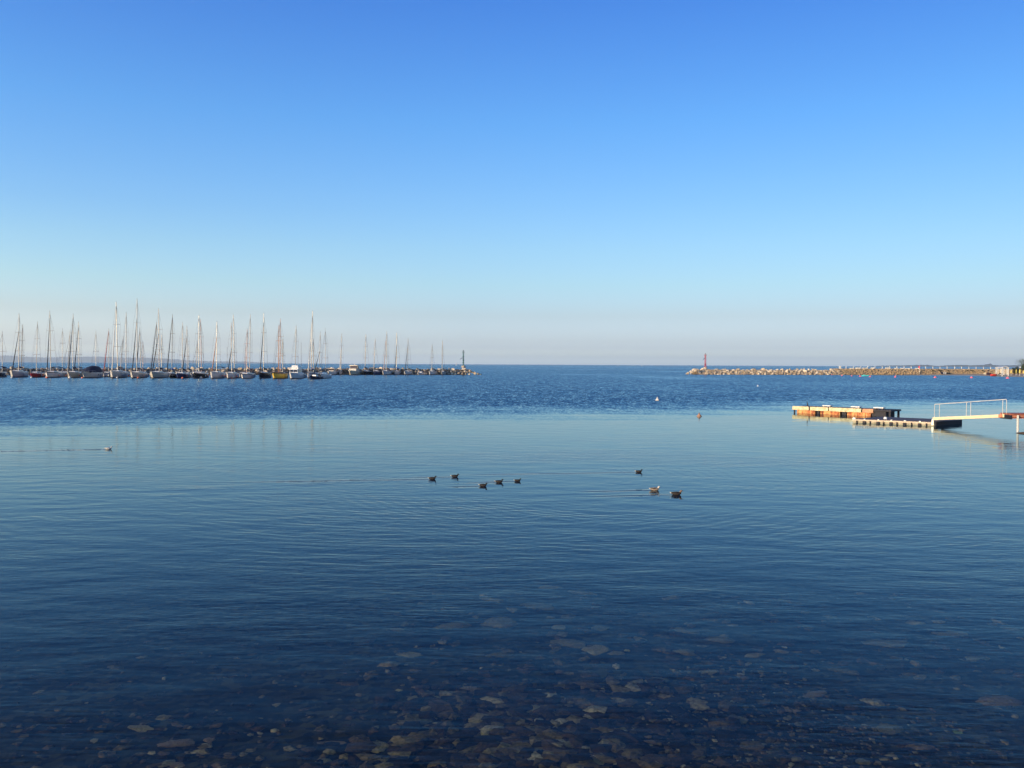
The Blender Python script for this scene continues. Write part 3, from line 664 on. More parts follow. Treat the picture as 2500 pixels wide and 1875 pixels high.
# second row: hulls mostly hidden, their masts rise behind the first
BACKG = 'sailboats of the second row behind the front boats'
back = [(51.5, 55.5, 794, .13, ALUD, 'grey mast right of the thick cream mast at far left', SAILD, 0),
 (165, 171, 811, .13, ALUW, 'leaning white mast left of the beige sailboat', None, 0),
 (152.3, 152.5, 804, .08, ALU, 'thin grey mast between the red boat and the beige one', None, 0),
 (193, 191.5, 787, .10, ALU, 'slim mast with a dark stay left of the canopied motorboat', SAILD, .9),
 (234, 234, 809, .08, ALU, 'lone thin mast above the canopied motorboat', None, 0),
 (265.6, 265.5, 804, .10, ALUW, 'mast with a red furled sail leaning left of it', SAILR, .97),
 (293, 301, 823, .11, ALUW, 'white mast leaning right beside the very tall one', None, 0),
 (307.4, 308, 764, .14, ALUW, 'tall pale mast between the two tallest masts', None, 0),
 (344, 341, 803, .12, ALUW, 'pale mast with dark furled sail right of the tallest mast', SAILD, .93),
 (349, 349, 836, .10, PINKM, 'short pinkish mast right of the tallest mast', None, 0),
 (380, 382.5, 787, .12, ALUW, 'mast with dark leaning sail left of broad grey sailboat', SAILD, .97),
 (394, 395, 818, .12, CREAM, 'short cream mast behind the broad grey sailboat', None, 0),
 (419.5, 421, 769, .13, ALUD, 'dark mast with bright blue cover and a stay slanting right', SAILD, -.97),
 (457, 456.3, 797, .12, ALUW, 'mast with thick dark furled sail behind the blue grey boat', SAILD, .8),
 (460, 459.5, 842, .08, ALUW, 'short white mast close beside a dark furled one', None, 0),
 (479, 481.5, 834, .10, ALUW, 'short leaning white mast left of the black sailboat', None, 0),
 (492, 489.7, 780, .13, PINKM, 'pinkish mast right of the black sailboat mast', None, 0),
 (554.3, 554.6, 850, .05, ALUD, 'hair thin dark mast between two white sailboats', None, 0),
 (572.5, 569.6, 769, .13, ALU, 'tall grey mast behind the boat with orange bow fender', None, 0),
 (609.4, 611, 769, .13, ALUW, 'tall white mast above a dark red boom cover', None, 0),
 (598, 599.5, 845, .10, PINKM, 'short reddish mast left of a pinkish one', None, 0),
 (690, 690.3, 828, .14, ALUW, 'bright white short mast right of the yellow boat masts', None, 0),
 (721, 723, 796, .14, ALUW, 'slim white mast above the flybridge yacht', None, 0),
 (735.2, 735.4, 838, .07, ALUD, 'thin dark mast right of the flybridge yacht', None, 0),
 (765.4, 765, 829, .16, ALUW, 'short bright mast touching the tall dark topped one', None, 0),
 (779, 782, 812, .11, ALUW, 'dark lower sail left of lone thin white mast', SAILD, .55),
 (795.5, 794, 804, .08, ALUW, 'lone thin white mast right of the front row', None, 0)]
HM = [WHITE, CREAM, GREYH, WHITE, BLUEH]
for i, (pb, pt, yt, rad, mm, lb, fm, fr_) in enumerate(back):
    cv = {19: REDC, 12: BLUEC}.get(i, [CREAMC, GREYC, NAVYC, None][i % 4])
    w_ = 30
    sailboat('sailboat', pb-w_*.5, pb+w_*.5, 'boat behind the front row, ' + lb, HM[i % 5], yw=917.5, D=263, beta=14, B0=2.9, masts=[(pb, pt, yt, rad, mm)],
             furl=(abs(fr_) if fr_ else None), furlm=fm or SAILD, cover=cv, group=BACKG, fb=1.15, sprayhood=None, spreaders=rad > .075)

# ------------------------------------------------------------------ breakwaters
bmesh_lib = [rock_mesh(300+i, .75, 2, .5, 8) for i in range(10)]
for me in bmesh_lib: me.materials.append(ROCK)
def boulder(x, y, z, s, label, group, flat=1.0, m=None):
    me = bmesh_lib[rnd.randrange(10)]
    o = bpy.data.objects.new('boulder', me); COL.objects.link(o)
    o.location = (x, y, z); o.scale = (s, s*rnd.uniform(.8, 1.1), s*flat*rnd.uniform(.85, 1.1)); o.rotation_euler = (rnd.uniform(-.5, .5), rnd.uniform(-.5, .5), rnd.uniform(0, 6.28))
    tag(o, label, 'rock', group)
def along(path, step):
    out = []; acc = 0
    for a, b in zip(path, path[1:]):
        a, b = Vector(a), Vector(b); d = (b-a).length; t = acc
        while t < d: out.append((a+(b-a)*(t/d), (b-a).normalized())); t += step
        acc = t-d
    return out
def mound(name, path, hw, top, m, label, grain=.5, seed=5, stones=0, ssize=(.3, .6)):
    r = random.Random(seed); mb = MB(); rows = []
    for p, d in along(path, 1.6):
        n_ = Vector((-d.y, d.x)); row = []
        for q, z in ((-hw, -.8), (-hw*.86, .1), (-hw*.62, top*.45), (-hw*.36, top*.92), (-hw*.1, top), (hw*.25, top), (hw*.6, top*.5), (hw, -.8)):
            pp = p + n_*(-q if False else q); row.append((pp.x+r.uniform(-.2, .2), pp.y+r.uniform(-.2, .2), z+r.uniform(-grain, grain)*.35))
        rows.append(row)
    mb.grid(rows)
    vs0 = rock_mesh(77, .8, 1, .5, 6); V = [v.co.copy() for v in vs0.vertices]; Fc = [tuple(q.vertices) for q in vs0.polygons]
    pts = along(path, .02)
    for _ in range(stones):
        p, d = pts[r.randrange(len(pts))]; n_ = Vector((-d.y, d.x)); t = r.uniform(-.95, .45); q = t*hw
        z = top*min(1, max(0, (1-abs(t))/.62)); s_ = r.uniform(*ssize); a = r.uniform(0, 6.28)
        mb.add([(p.x+n_.x*q+s_*(v.x*math.cos(a)-v.y*math.sin(a)), p.y+n_.y*q+s_*(v.x*math.sin(a)+v.y*math.cos(a)), z+s_*v.z) for v in V], Fc)
    return mb
# left breakwater behind the yachts; the path runs left to right, its near side faces the camera
LP = [(-215, 268), (-180, 292), (-125, 322), (-67, 350), (-38, 361), (-19, 368)]
o = mound('rubble', LP, 5.5, 1.9, ROCKW, '', stones=1500, ssize=(.35, .75)).build('rubble', ROCKW); tag(o, 'dark wet rubble at the foot of the left breakwater', 'rubble', kind='stuff')
def bandL(p):
    px = p.x/p.y*F+1250
    for lim, nm in ((110, 'behind the navy and red sailboats'), (215, 'behind the beige sailboat'), (330, 'behind the boat with navy canvas'), (430, 'behind the broad grey sailboat'), (550, 'behind the black hulled sailboat'),
                    (660, 'left of the yellow boat'), (760, 'behind the flybridge yacht'), (860, 'left of the cream motor yacht'), (930, 'right of the cream motor yacht'), (1010, 'behind the small white sailboats'), (1080, 'behind the last sailboat')):
        if px < lim: return nm
    return 'right of the last sailboat'
def bandR(p):
    px = p.x/p.y*F+1250
    for lim, nm in ((1760, 'below the red light'), (1830, 'just right of the red light'), (1910, 'left of its middle'), (1980, 'right of its middle'), (2100, 'near the white pillar')):
        if px < lim: return nm

for p, d in along(LP, 1.55):
    n_ = Vector((-d.y, d.x)) if d.x > 0 else Vector((d.y, -d.x))
    tip = p.x > -45
    if p.x < -150 and rnd.random() < .35: continue
    q = p - n_*rnd.uniform(.4, 1.6); boulder(q.x, q.y, 2.0+rnd.uniform(-.25, .25), rnd.uniform(.85, 1.25), 'pale boulder on the left breakwater crest ' + bandL(q), 'crest boulders of the left breakwater, ' + bandL(q))
    if rnd.random() < (.95 if tip else .3):
        q = p - n_*rnd.uniform(2.3, 3.6); boulder(q.x, q.y, 1.05+rnd.uniform(-.3, .3), rnd.uniform(.7, 1.15), 'boulder low on the left breakwater face ' + bandL(q), 'face boulders of the left breakwater, ' + bandL(q))
    if tip and rnd.random() < .8:
        q = p - n_*rnd.uniform(4.2, 5.2); boulder(q.x, q.y, .35+rnd.uniform(-.2, .2), rnd.uniform(.6, .95), 'low wet boulder at the waterline of the left breakwater end', 'waterline boulders of the left breakwater end')
for i in range(13):
    t = i/12; boulder(-19+5.5*t+rnd.uniform(-.5, .5), 366+rnd.uniform(-3, 2), 1.7*(1-t)+.1, .9-.35*t, 'boulder on the sloping tip of the left breakwater', 'boulders on the left tip')
# right breakwater of large yellow boulders
RP = [(90, 424), (100, 424.5), (130, 430), (166, 437)]
RUBR = stone_mat('tan_rubble', (.26, .19, .12), (.62, .50, .35))
o = mound('rubble', RP, 5.5, 2.1, ROCKW, '', stones=900, ssize=(.3, .6)).build('rubble', RUBR); tag(o, 'brown rubble between the boulders of the right breakwater', 'rubble', kind='stuff')
for k, (off, z, sz, pr) in enumerate(((.6, 2.25, (.65, 1.35), 1), (2.3, 1.5, (.6, 1.4), .95), (3.7, .75, (.5, 1.35), .95), (4.9, .15, (.4, 1.0), .8))):
    lb = ('sunlit crest boulder of the right breakwater', 'sunlit upper face boulder of the right breakwater', 'sunlit lower face boulder of the right breakwater', 'waterline boulder of the right breakwater')[k]
    for p, d in along(RP, 1.95):
        if rnd.random() > pr: continue
        n_ = Vector((-d.y, d.x)); q = p - n_*(off+rnd.uniform(-.4, .4))
        boulder(q.x+rnd.uniform(-.8, .8), q.y, z+rnd.uniform(-.35, .25), rnd.uniform(*sz), lb + ', ' + bandR(q), ('crest boulders', 'upper face boulders', 'lower face boulders', 'waterline boulders')[k]+' of the right breakwater, '+bandR(q))
for i in range(12):
    t = i/11; boulder(90-4.0*t+rnd.uniform(-.4, .4), 422+rnd.uniform(-4, 2), 1.9*(1-t)+.1, .95-.3*t, 'boulder on the sloping tip of the right breakwater under the red light', 'boulders on the right tip')

# harbour wall of small rubble running on to the beach
WP = [(163, 437), (185, 442), (208, 447), (235, 456), (270, 461), (345, 466)]
wall = thing('sea_wall', (WP[0][0], WP[0][1], 0), 0, 'long flat topped rubble sea wall running right to the beach', 'wall')
SAND_R = stone_mat('ochre_rubble', (.28, .19, .10), (.74, .56, .34), 3)
o = mound('rubble_face', WP, 5.0, 2.95, SAND_R, '', grain=.5, stones=5200, ssize=(.18, .5), seed=9).build('rubble_face', SAND_R, wall); o.location = (-WP[0][0], -WP[0][1], 0); o['kind'] = 'stuff'
mb = MB(); rows = []
for p, d in along(WP, 4):
    n_ = Vector((-d.y, d.x)); rows.append([(p.x-n_.x*1.3, p.y-n_.y*1.3, 2.7), (p.x-n_.x*1.3, p.y-n_.y*1.3, 3.12), (p.x+n_.x*1.5, p.y+n_.y*1.5, 3.12), (p.x+n_.x*1.5, p.y+n_.y*1.5, 2.4)])
mb.grid(rows); o = mb.build('walkway', mat('pale_concrete', (.55, .47, .36), .9), wall); o.location = (-WP[0][0], -WP[0][1], 0)
def wall_pt(px):                                          # point on the wall top seen at that column
    best = min(along(WP, .25), key=lambda a: abs((a[0].x/a[0].y)*F+1250-px)); return best[0], best[1]
first = None
for i in range(21):
    p, d = wall_pt(2067.5+17.65*i)
    q = (p.x-.2, p.y+.6, 3.12)
    if first is None:
        first = thing('wall_post', q, 0, 'white post in the line along the sea wall top', 'post', 'white posts along the sea wall')
        MB().lathe([(.17, 0), (.17, 1.2), (.21, 1.22), (.21, 1.34), (.05, 1.40)], 8).build('post', FENDW, first)
        MB().lathe([(.24, 0), (.24, .06), (.17, .07)], 8).build('base_plate', STEEL, first)
    else:
        c = first.copy(); COL.objects.link(c); c.location = q
        for ch in first.children: k = ch.copy(); COL.objects.link(k); k.parent = c
for i, px in enumerate((2077, 2092, 2110, 2127, 2165, 2186, 2198, 2213, 2238)):
    p, d = wall_pt(px)
    MBo = MB().box(-rnd.uniform(.7, 1.3), rnd.uniform(.7, 1.3), -.5, .5, 0, rnd.uniform(.35, .75), .12, .1).build('stone_block', CREAM)
    MBo.location = (p.x, p.y-.9, 3.115); MBo.rotation_euler.z = rnd.uniform(-.2, .3)
    tag(MBo, 'low pale block on the sea wall between white posts', 'block', 'pale blocks on the sea wall top')
p, d = wall_pt(2049)
t_ = thing('service_pillar', (p.x, p.y-.6, 3.12), .1, 'white pillar where the boulders give way to the sea wall', 'pillar')
MB().box(-.42, .42, -.35, .35, 0, 1.25, .02, .02).build('body', FENDW, t_); MB().box(-.5, .5, -.43, .43, 1.252, 1.38, .1, .1).build('cap', WHITE, t_)
# green tufts growing on the wall
LEAF = mat('green_foliage', (.07, .11, .03), .8, var=.3, vs=6)
LEAFD = mat('dark_green_foliage', (.045, .06, .02), .8, var=.3, vs=5)
def leafy(mb, c, rad, n, size, r, squash=1.0):
    for _ in range(n):
        while True:
            v = Vector((r.uniform(-1, 1), r.uniform(-1, 1), r.uniform(-1, 1)))
            if v.length < 1: break
        p = Vector(c)+Vector((v.x*rad, v.y*rad, v.z*rad*squash)); a = Vector((r.gauss(0, 1), r.gauss(0, 1), r.gauss(0, 1))).normalized(); b = a.orthogonal().normalized()
        s = size*r.uniform(.6, 1.4); mb.add([p-a*s, p+b*s*.5, p+a*s, p-b*s*.5], [(0, 1, 2, 3)])
    return mb
for i, (px, s_) in enumerate(((2105, .6), (2270, .7), (2288, 1.0), (2308, .7), (2355, .7), (2366, .9), (2391, 1.0))):
    p, d = wall_pt(px); r = random.Random(i)
    o = leafy(MB(), (0, 0, 0), s_*1.1, 160, .22, r, .6).build('shrub', LEAFD); o.location = (p.x, p.y-2.6, 2.15)
    tag(o, 'dark green tuft growing from the sea wall face', 'shrub', 'tufts on the sea wall')

# light towers
GREENP = mat('dark_green_tower_paint', (.03, .16, .13), .5); REDP = mat('red_tower_paint', (.50, .08, .11), .5); PANEL = mat('solar_panel_glass', (.02, .03, .05), .2)
def light_tower(loc, H, m, label, red):
    t = thing('harbour_light', loc, 0, label, 'harbour light'); w0, w1 = (.42, .30) if red else (.28, .18)
    MB().lathe([(.9, -.8), (.9, .12), (.8, .16)], 10).build('base', mat('pale_concrete', (.55, .47, .36), .9), t)
    n = 3 if not red else 4; legs = []
    fr = MB()
    for k in range(n):
        a = 2*math.pi*k/n+.4; legs.append(a)
        MB().tube([(w0*math.cos(a), w0*math.sin(a), .1), (w1*math.cos(a), w1*math.sin(a), H*.82)], .07 if not red else .10, 5).build('leg', m, t)
    steps = 9
    for i in range(steps):
        z0 = .1+H*.8*i/steps; z1 = .1+H*.8*(i+1)/steps
        for k in range(n):
            a, b = legs[k], legs[(k+1) % n]; wa = lerp(w0, w1, i/steps); wb = lerp(w0, w1, (i+1)/steps)
            fr.tube([(wa*math.cos(a), wa*math.sin(a), z0), (wb*math.cos(b), wb*math.sin(b), z1)], .045, 4, False)
    fr.build('lattice', m, t)
    if not red:
        for z in (H*.22, H*.36, H*.60): MB().lathe([(.30, z-.22), (.36, z), (.30, z+.22)], 8).build('collar', m, t)
    else:
        MB().box(-.35, .35, -.3, .3, H*.14, H*.28).build('equipment_box', mat('dark_purple_paint', (.10, .015, .05), .5), t)
    MB().lathe([(w1+.25, H*.82), (w1+.30, H*.84), (w1+.30, H*.85)], 10).build('platform', m, t)
    rl = MB()
    for k in range(8):
        a = k*math.pi/4; rl.tube([((w1+.27)*math.cos(a), (w1+.27)*math.sin(a), H*.85), ((w1+.27)*math.cos(a), (w1+.27)*math.sin(a), H*.85+.6)], .02, 4, False)
    rl.tube([((w1+.27)*math.cos(k*math.pi/6), (w1+.27)*math.sin(k*math.pi/6), H*.85+.6) for k in range(13)], .025, 4, False); rl.build('railing', m, t)
    MB().lathe([(.08, H*.85), (.08, H*.91), (.22, H*.92), (.24, H*.97), (.10, H)], 10).build('lantern', ALUD, t)
    pz = H*.47 if not red else H*.60
    pn = MB().obox((-1.5 if not red else -1.2, -.5, pz-.5), (1.15 if not red else .95, 0, 1.0 if not red else .95), (0, 1.0, 0), (-.05, 0, .05)).build('solar_panel', PANEL, t)
    MB().tube([(-.9, 0, pz), (0, 0, pz)], .05, 5).build('bracket', m, pn)
light_tower(W(1131.2, 893.5, 364), 6.7, GREENP, 'slim dark green harbour light on the end of the left breakwater', False)
light_tower(W(1722, 897, 424), 7.0, REDP, 'red harbour light on the tip of the right breakwater', True)

# ------------------------------------------------------------------ beach
SAND = mat('tan_sand', (.50, .38, .25), .95, var=.12, vs=.8)
sh_ = [(175, 437.5), (190, 438.5), (208, 441), (222, 441.5), (229, 436), (229.5, 415), (225, 390), (220, 368), (222, 330), (232, 280)]
bk = [(175, 445), (192, 447), (212, 452), (238, 460), (262, 466), (300, 460), (330, 440), (350, 410), (360, 350), (360, 280)]
rows = []
for i in range(len(sh_)):
    a, b = Vector(sh_[i]), Vector(bk[i])
    rows.append([(a.x+(b.x-a.x)*t, a.y+(b.y-a.y)*t, z) for t, z in ((-.25, -.9), (0, -.03), (.12, .22), (.45, .50), (1, .85))])
o = MB().grid(rows).build('beach', SAND, smooth=True); tag(o, kind='structure')
FENDW2 = mat('white_painted_timber', (.80, .78, .70), .5, var=.04)
def onbeach(px, D, z): v = W(px, 900, D); return Vector((v.x, D, z))
# white garden pavilion
pv = thing('pavilion', onbeach(2447, 404, .42), .25, 'white lattice beach pavilion with curved top', 'pavilion')
wq, hq = 1.75, 3.7
for sx in (-1, 1):
    for sy in (-1, 1): MB().box(sx*wq-.14, sx*wq+.14, sy*wq-.14, sy*wq+.14, -.5, hq-.15).build('post', FENDW2, pv)
for sy in (-1, 1):
    MB().tube([(-wq-.5, sy*wq, hq-.15), (-wq*.5, sy*wq, hq+.25), (0, sy*wq, hq+.42), (wq*.5, sy*wq, hq+.25), (wq+.5, sy*wq, hq-.15)], .17, 6).build('curved_beam', FENDW2, pv)
    for k, (x0, x1) in enumerate(((-wq+.14, -.35), (.35, wq-.14))):
        lt = MB()
        for i in range(7):
            x = lerp(x0, x1, i/6); lt.tube([(x, sy*wq, .3), (x, sy*wq, hq-.4)], .04, 4)
        for i in range(9):
            z = lerp(.3, hq-.4, i/8); lt.tube([(x0, sy*wq, z), (x1, sy*wq, z)], .04, 4)
        lt.build('lattice_panel', FENDW2, pv)
for sx in (-1, 1): MB().tube([(sx*wq, -wq-.4, hq-.12), (sx*wq, wq+.4, hq-.12)], .13, 6).build('side_beam', FENDW2, pv)
MB().grid([[(x, y, hq+.5-.30*(x/wq)**2) for x in (-wq, -wq*.5, 0, wq*.5, wq)] for y in (-wq, wq)]).build('roof_cloth', WHITE, pv)
# closed parasols
YEL = mat('yellow_parasol_cloth', (.78, .60, .14), .8)
pz_ = None
for i, (px, D, s_, lb) in enumerate(((2469, 418, .95, 'closed yellow parasol nearest the white pavilion'), (2481, 412, 1.0, 'closed yellow parasol between two others by the bushes'), (2490, 408, 1.12, 'tall closed yellow parasol beside the globe lamp'), (2499.5, 404, .9, 'closed yellow parasol at the right edge of the photo'))):
    pt_ = onbeach(px, D, .55)
    if pz_ is None:
        pz_ = thing('parasol', pt_, 0, lb, 'parasol', 'closed yellow parasols on the beach')
        MB().tube([(0, 0, -.3), (0, 0, 2.75)], .04, 6).build('pole', FENDW2, pz_)
        MB().lathe([(.05, .75), (.30, .95), (.36, 1.3), (.26, 2.0), (.10, 2.6), (.03, 2.72)], 9).build('canopy', YEL, pz_)
        MB().lathe([(.35, -.05), (.35, .06), (.08, .1)], 10).build('base', STEEL, pz_); pz_.scale = (s_,)*3
    else:
        c = pz_.copy(); COL.objects.link(c); c.location = pt_; c['label'] = lb; c.scale = (s_,)*3
        for ch in pz_.children: k = ch.copy(); COL.objects.link(k); k.parent = c
lp = thing('globe_lamp', onbeach(2490.5, 420, .6), 0, 'white globe lamp on a pole against the tree', 'lamp')
MB().tube([(0, 0, -.2), (0, 0, 3.3)], .05, 6).build('pole', ALUD, lp); MB().lathe([(.08, 3.3), (.27, 3.42), (.36, 3.65), (.27, 3.88), (.05, 3.98)], 12).build('globe', WHITE, lp, True)
# boats and gear lying on the sand
REDF = mat('red_hull_plastic', (.70, .05, .03), .35)
rb = thing('beached_boat', onbeach(2427, 405, .33), .15, 'red boat lying on the sand left of the pavilion', 'boat')
h, rows_ = hull(3.4, 1.3, .62, .6, 2.0); h.build('hull', REDF, rb, True); deck_from(rows_, -.12).build('deck', mat('dark_red_plastic', (.25, .02, .02), .4), rb)
MB().box(-.5, -.25, -.5, .5, .5, .58).build('thwart', WHITE, rb)
bl_ = thing('lounger_stack', onbeach(2438.5, 401, .36), .2, 'dark leaning sunlounger between red boat and pavilion', 'lounger')
MB().obox((-1.0, -.35, .05), (1.0, 0, .25), (0, .7, 0), (0, 0, .12)).build('seat', BLACKC, bl_); MB().obox((.0, -.35, .30), (1.0, 0, .72), (0, .7, 0), (-.08, 0, .12)).build('backrest', BLACKC, bl_)
MB().tube([(-.8, -.3, -.1), (-.8, -.3, .15)], .03, 4).tube([(-.8, -.3, .12), (.0, -.3, .3)], .03, 4).build('leg', STEEL, bl_)
yb_ = thing('sign_board', onbeach(2405, 428, .45), 0, 'pale yellow board standing on the sand left of dark crates', 'board')
MB().box(-.62, .62, -.04, .04, .15, .95).build('board', CREAMC, yb_); MB().tube([(-.5, 0, -.2), (-.5, 0, .2)], .04, 4).build('leg', WOODM, yb_); MB().tube([(.5, 0, -.2), (.5, 0, .2)], .04, 4).build('leg', WOODM, yb_)
MAROON = mat('dark_maroon_plastic', (.06, .02, .02), .6)
for i, (px, w_, h_, lb) in enumerate(((2411.5, .95, 1.1, 'dark maroon crate right of the pale yellow board'), (2417, .95, .9, 'lower dark maroon crate next to the red boat'))):
    t_ = thing('crate', onbeach(px, 424, .5), .1, lb, 'crate')
    MB().box(-w_/2, w_/2, -.4, .4, -.1, h_*.8, .03, .03).build('body', MAROON, t_); MB().box(-w_/2-.04, w_/2+.04, -.44, .44, h_*.802, h_*.95, .05, .05).build('lid', MAROON, t_)
u_ = thing('beach_shade', onbeach(2413, 428, .5), 0, 'small brown round shade on a pole above dark crates', 'parasol')
MB().tube([(0, 0, -.2), (0, 0, 2.0)], .04, 5).build('pole', STEEL, u_); MB().lathe([(.42, 1.75), (.40, 2.0), (.15, 2.3), (.03, 2.4)], 9).build('canopy', MAROON, u_)
for i, (px, w_, h_, mm, lb, cat) in enumerate(((2299.5, 1.6, 1.15, NAVYC, 'dark navy storage box by the sea wall foot', 'box'), (2315.5, 1.8, .8, BLACKC, 'low dark box right of two white boards', 'box'))):
    t_ = thing('storage_box', onbeach(px, 448, .45), .05, lb, cat)
    MB().box(-w_/2, w_/2, -.5, .5, -.2, h_, .05, .05).build('body', mm, t_); MB().box(-w_/2-.05, w_/2+.05, -.55, .55, h_+.003, h_+.1, .1, .1).build('lid', mm, t_)
for i, (px, lb) in enumerate(((2305, 'taller white upright board by the navy storage box'), (2309.5, 'shorter white upright board by the low dark box'))):
    t_ = thing('surfboard', onbeach(px, 447, .45), .3, lb, 'surfboard', 'white boards by the sea wall')
    MB().tube([(0, 0, -.1), (0, 0, .3), (0, 0, .9), (0, 0, 1.2-.15*i), (0, 0, 1.45-.2*i)], [.12, .28, .30, .2, .04], 8, True, .25).build('board', FENDW2, t_, True)
    MB().obox((-.02, .06, .1), (.04, 0, 0), (0, .16, .05), (0, 0, .2)).build('fin', STEEL, t_)
pl_ = thing('marker_pole', onbeach(2245, 444, .1), 0, 'white and red marker pole in front of the sea wall', 'pole')
MB().tube([(0, 0, -.4), (0, 0, 2.9)], .16, 6).build('lower_section', CREAM, pl_); MB().tube([(0, 0, 2.9), (0, 0, 4.75)], .15, 6).build('upper_section', PINKB, pl_); MB().obox((-.75, -.02, 3.6), (.62, 0, 0), (0, .04, 0), (0, 0, .85)).build('flag', REDF, pl_)
# tree and bushes at the right edge
def tree(name, loc, H, Rc, label, seed, group=None, lm=LEAF, n=14, trunk=True):
    r = random.Random(seed); t = thing(name, loc, 0, label, 'tree' if trunk else 'bush', group)
    tr = MB().tube([(0, 0, -.3), (.1, 0, H*.25), (.0, .1, H*.55)], [.28, .2, .12], 7)
    for k in range(6):
        a = k*1.05; tr.tube([(.05, .02, H*(.22+.04*k)), (Rc*.5*math.cos(a), Rc*.5*math.sin(a), H*(.5+.05*k))], [.11, .04], 5)
    tr.build('trunk', DARKWOOD, t)
    mb = MB()
    for k in range(n):
        a = r.uniform(0, 6.28); q = r.uniform(.1, .75)*Rc; z = H*r.uniform(.28 if trunk else .2, .85)
        leafy(mb, (q*math.cos(a), q*math.sin(a), z), Rc*r.uniform(.25, .45), 170, .16, r, .8)
    mb.build('crown', lm, t)
tree('tree', onbeach(2509, 432, .6), 8.6, 5.2, 'leafy green tree cut off by the right edge', 3, n=34)
for i, (px, D, H, Rc, lb) in enumerate(((2476, 436, 3.8, 1.7, 'leftmost low olive bush beside the pavilion'), (2487, 434, 4.3, 2.0, 'taller olive bush behind the yellow parasols'), (2503, 426, 4.0, 2.2, 'bush under the tree at the right edge'))):
    tree('bush', onbeach(px, D, .5), H, Rc, lb, 20+i, 'bushes on the beach', LEAFD, 12, False)

# ------------------------------------------------------------------ buoys, pedalo
fb_ = None
for px, py, s_, lb in ((1973, 913.8, .28, 'faint'), (1990, 914.8, .36, ''), (2007.5, 914.9, .30, ''), (2031, 915.4, .30, ''), (2055.5, 917.3, .40, ''), (2079.5, 918.4, .36, ''), (2100, 919.4, .46, ''), (2124, 920.2, .42, ''), (2186, 919.2, .36, ''), (2185.3, 921.6, .34, ''), (2283, 922.2, .52, ''), (2372, 922.8, .52, ''), (2460, 924.2, .56, '')):
    p = G(px, py)
    if fb_ is None:
        fb_ = thing('buoy', p, 0, 'pink swimming area buoy in the line off the right sea wall', 'buoy', 'pink buoys off the right beach')
        MB().lathe([(.25, -.6), (.7, -.4), (.98, 0), (.85, .45), (.45, .85), (.12, .98)], 12).build('float', PINKB, fb_, True); MB().lathe([(.10, .95), (.13, 1.05), (.10, 1.2)], 6).build('eye', FENDW, fb_); fb_.scale = (s_*1.15,)*3
    else:
        c = fb_.copy(); COL.objects.link(c); c.location = p; c.scale = (s_*1.15,)*3
        for ch in fb_.children: k = ch.copy(); COL.objects.link(k); k.parent = c
CYAN = mat('turquoise_plastic', (.10, .68, .62), .4)
p = G(2113, 918.2); pd = thing('pedalo', p, .08, 'turquoise pedal boat floating below the sea wall', 'pedal boat')
for s in (-1, 1): MB().tube([(-1.75, s*.45, .05), (-1.4, s*.45, .08), (1.3, s*.45, .08), (1.75, s*.45, .3)], [.12, .26, .26, .08], 8).build('float', CYAN, pd, True)
MB().box(-1.2, 1.1, -.6, .6, .3, .42, .05, .05).build('deck', CYAN, pd); MB().box(-.9, -.4, -.5, .5, .423, .62, .05, .05).build('seat', CYAN, pd)
def cone_buoy(px, py, r_, h_, m, lb, m2=None):
    t = thing('buoy', G(px, py), 0, lb, 'buoy')
    MB().lathe([(r_*.5, -.3), (r_, -.03), (r_*.95, .05), (r_*.5, h_*.5), (r_*.22, h_*.9), (r_*.1, h_)], 14).build('float', m, t, True)
    MB().lathe([(r_*.12, h_-.01), (r_*.15, h_+.03), (r_*.05, h_+.06)], 6).build('top_ring', m2 or STEEL, t)
for px, py, mm, lb in ((29, 922.5, FENDW, 'white mooring buoy at the bow of the grey white sailboat at far left'), (77, 922.5, FENDW, 'white mooring buoy left of the red boat bow'), (114, 922.5, FENDO, 'orange mooring buoy right of the red boat'),
        (170.5, 923, FENDW, 'round white mooring buoy before the beige sailboat'), (201, 923.3, FENDO, 'red orange mooring buoy under the grey motorboat bow'), (286, 923, FENDW, 'white mooring buoy by the tall masted sailboat bow'),
        (337, 923, FENDO, 'orange mooring buoy before the tallest masted boat'), (445.5, 923.5, FENDO, 'orange mooring buoy before the blue grey sailboat'), (490.5, 923.5, FENDW, 'large white mooring buoy before the black sailboat'),
        (527, 923.5, FENDO, 'orange mooring buoy before the black bimini sailboat'), (565, 924, FENDO, 'orange mooring buoy at the bow with bright mast'), (584, 923.5, FENDO, 'small orange mooring buoy left of the low white sailboat'), (738, 923.8, FENDW, 'bright white mooring buoy beside the flybridge yacht')):
    t = thing('mooring_buoy', G(px, py), 0, lb, 'buoy'); q_ = .42 if 'large' in lb or 'round' in lb or 'bright white' in lb else .30
    MB().lathe([(q_*.4, -q_*.8), (q_*.95, -q_*.3), (q_, 0), (q_*.9, q_*.6), (q_*.4, q_*1.2), (q_*.15, q_*1.35)], 12).build('float', mm, t, True); MB().lathe([(.05, q_*1.34), (.07, q_*1.5)], 6).build('eye', STEEL, t)
cone_buoy(1605, 977.5, .28, .42, FENDW, 'white cone shaped mooring buoy on the rippled water')
cone_buoy(1707, 1016.5, .23, .30, mat('tan_buoy_plastic', (.42, .24, .15), .6), 'tan cone shaped buoy on calm water left of the rusty pontoon')
cone_buoy(1850, 943, .20, .30, WHITE, 'tiny white buoy far out on the rippled water')

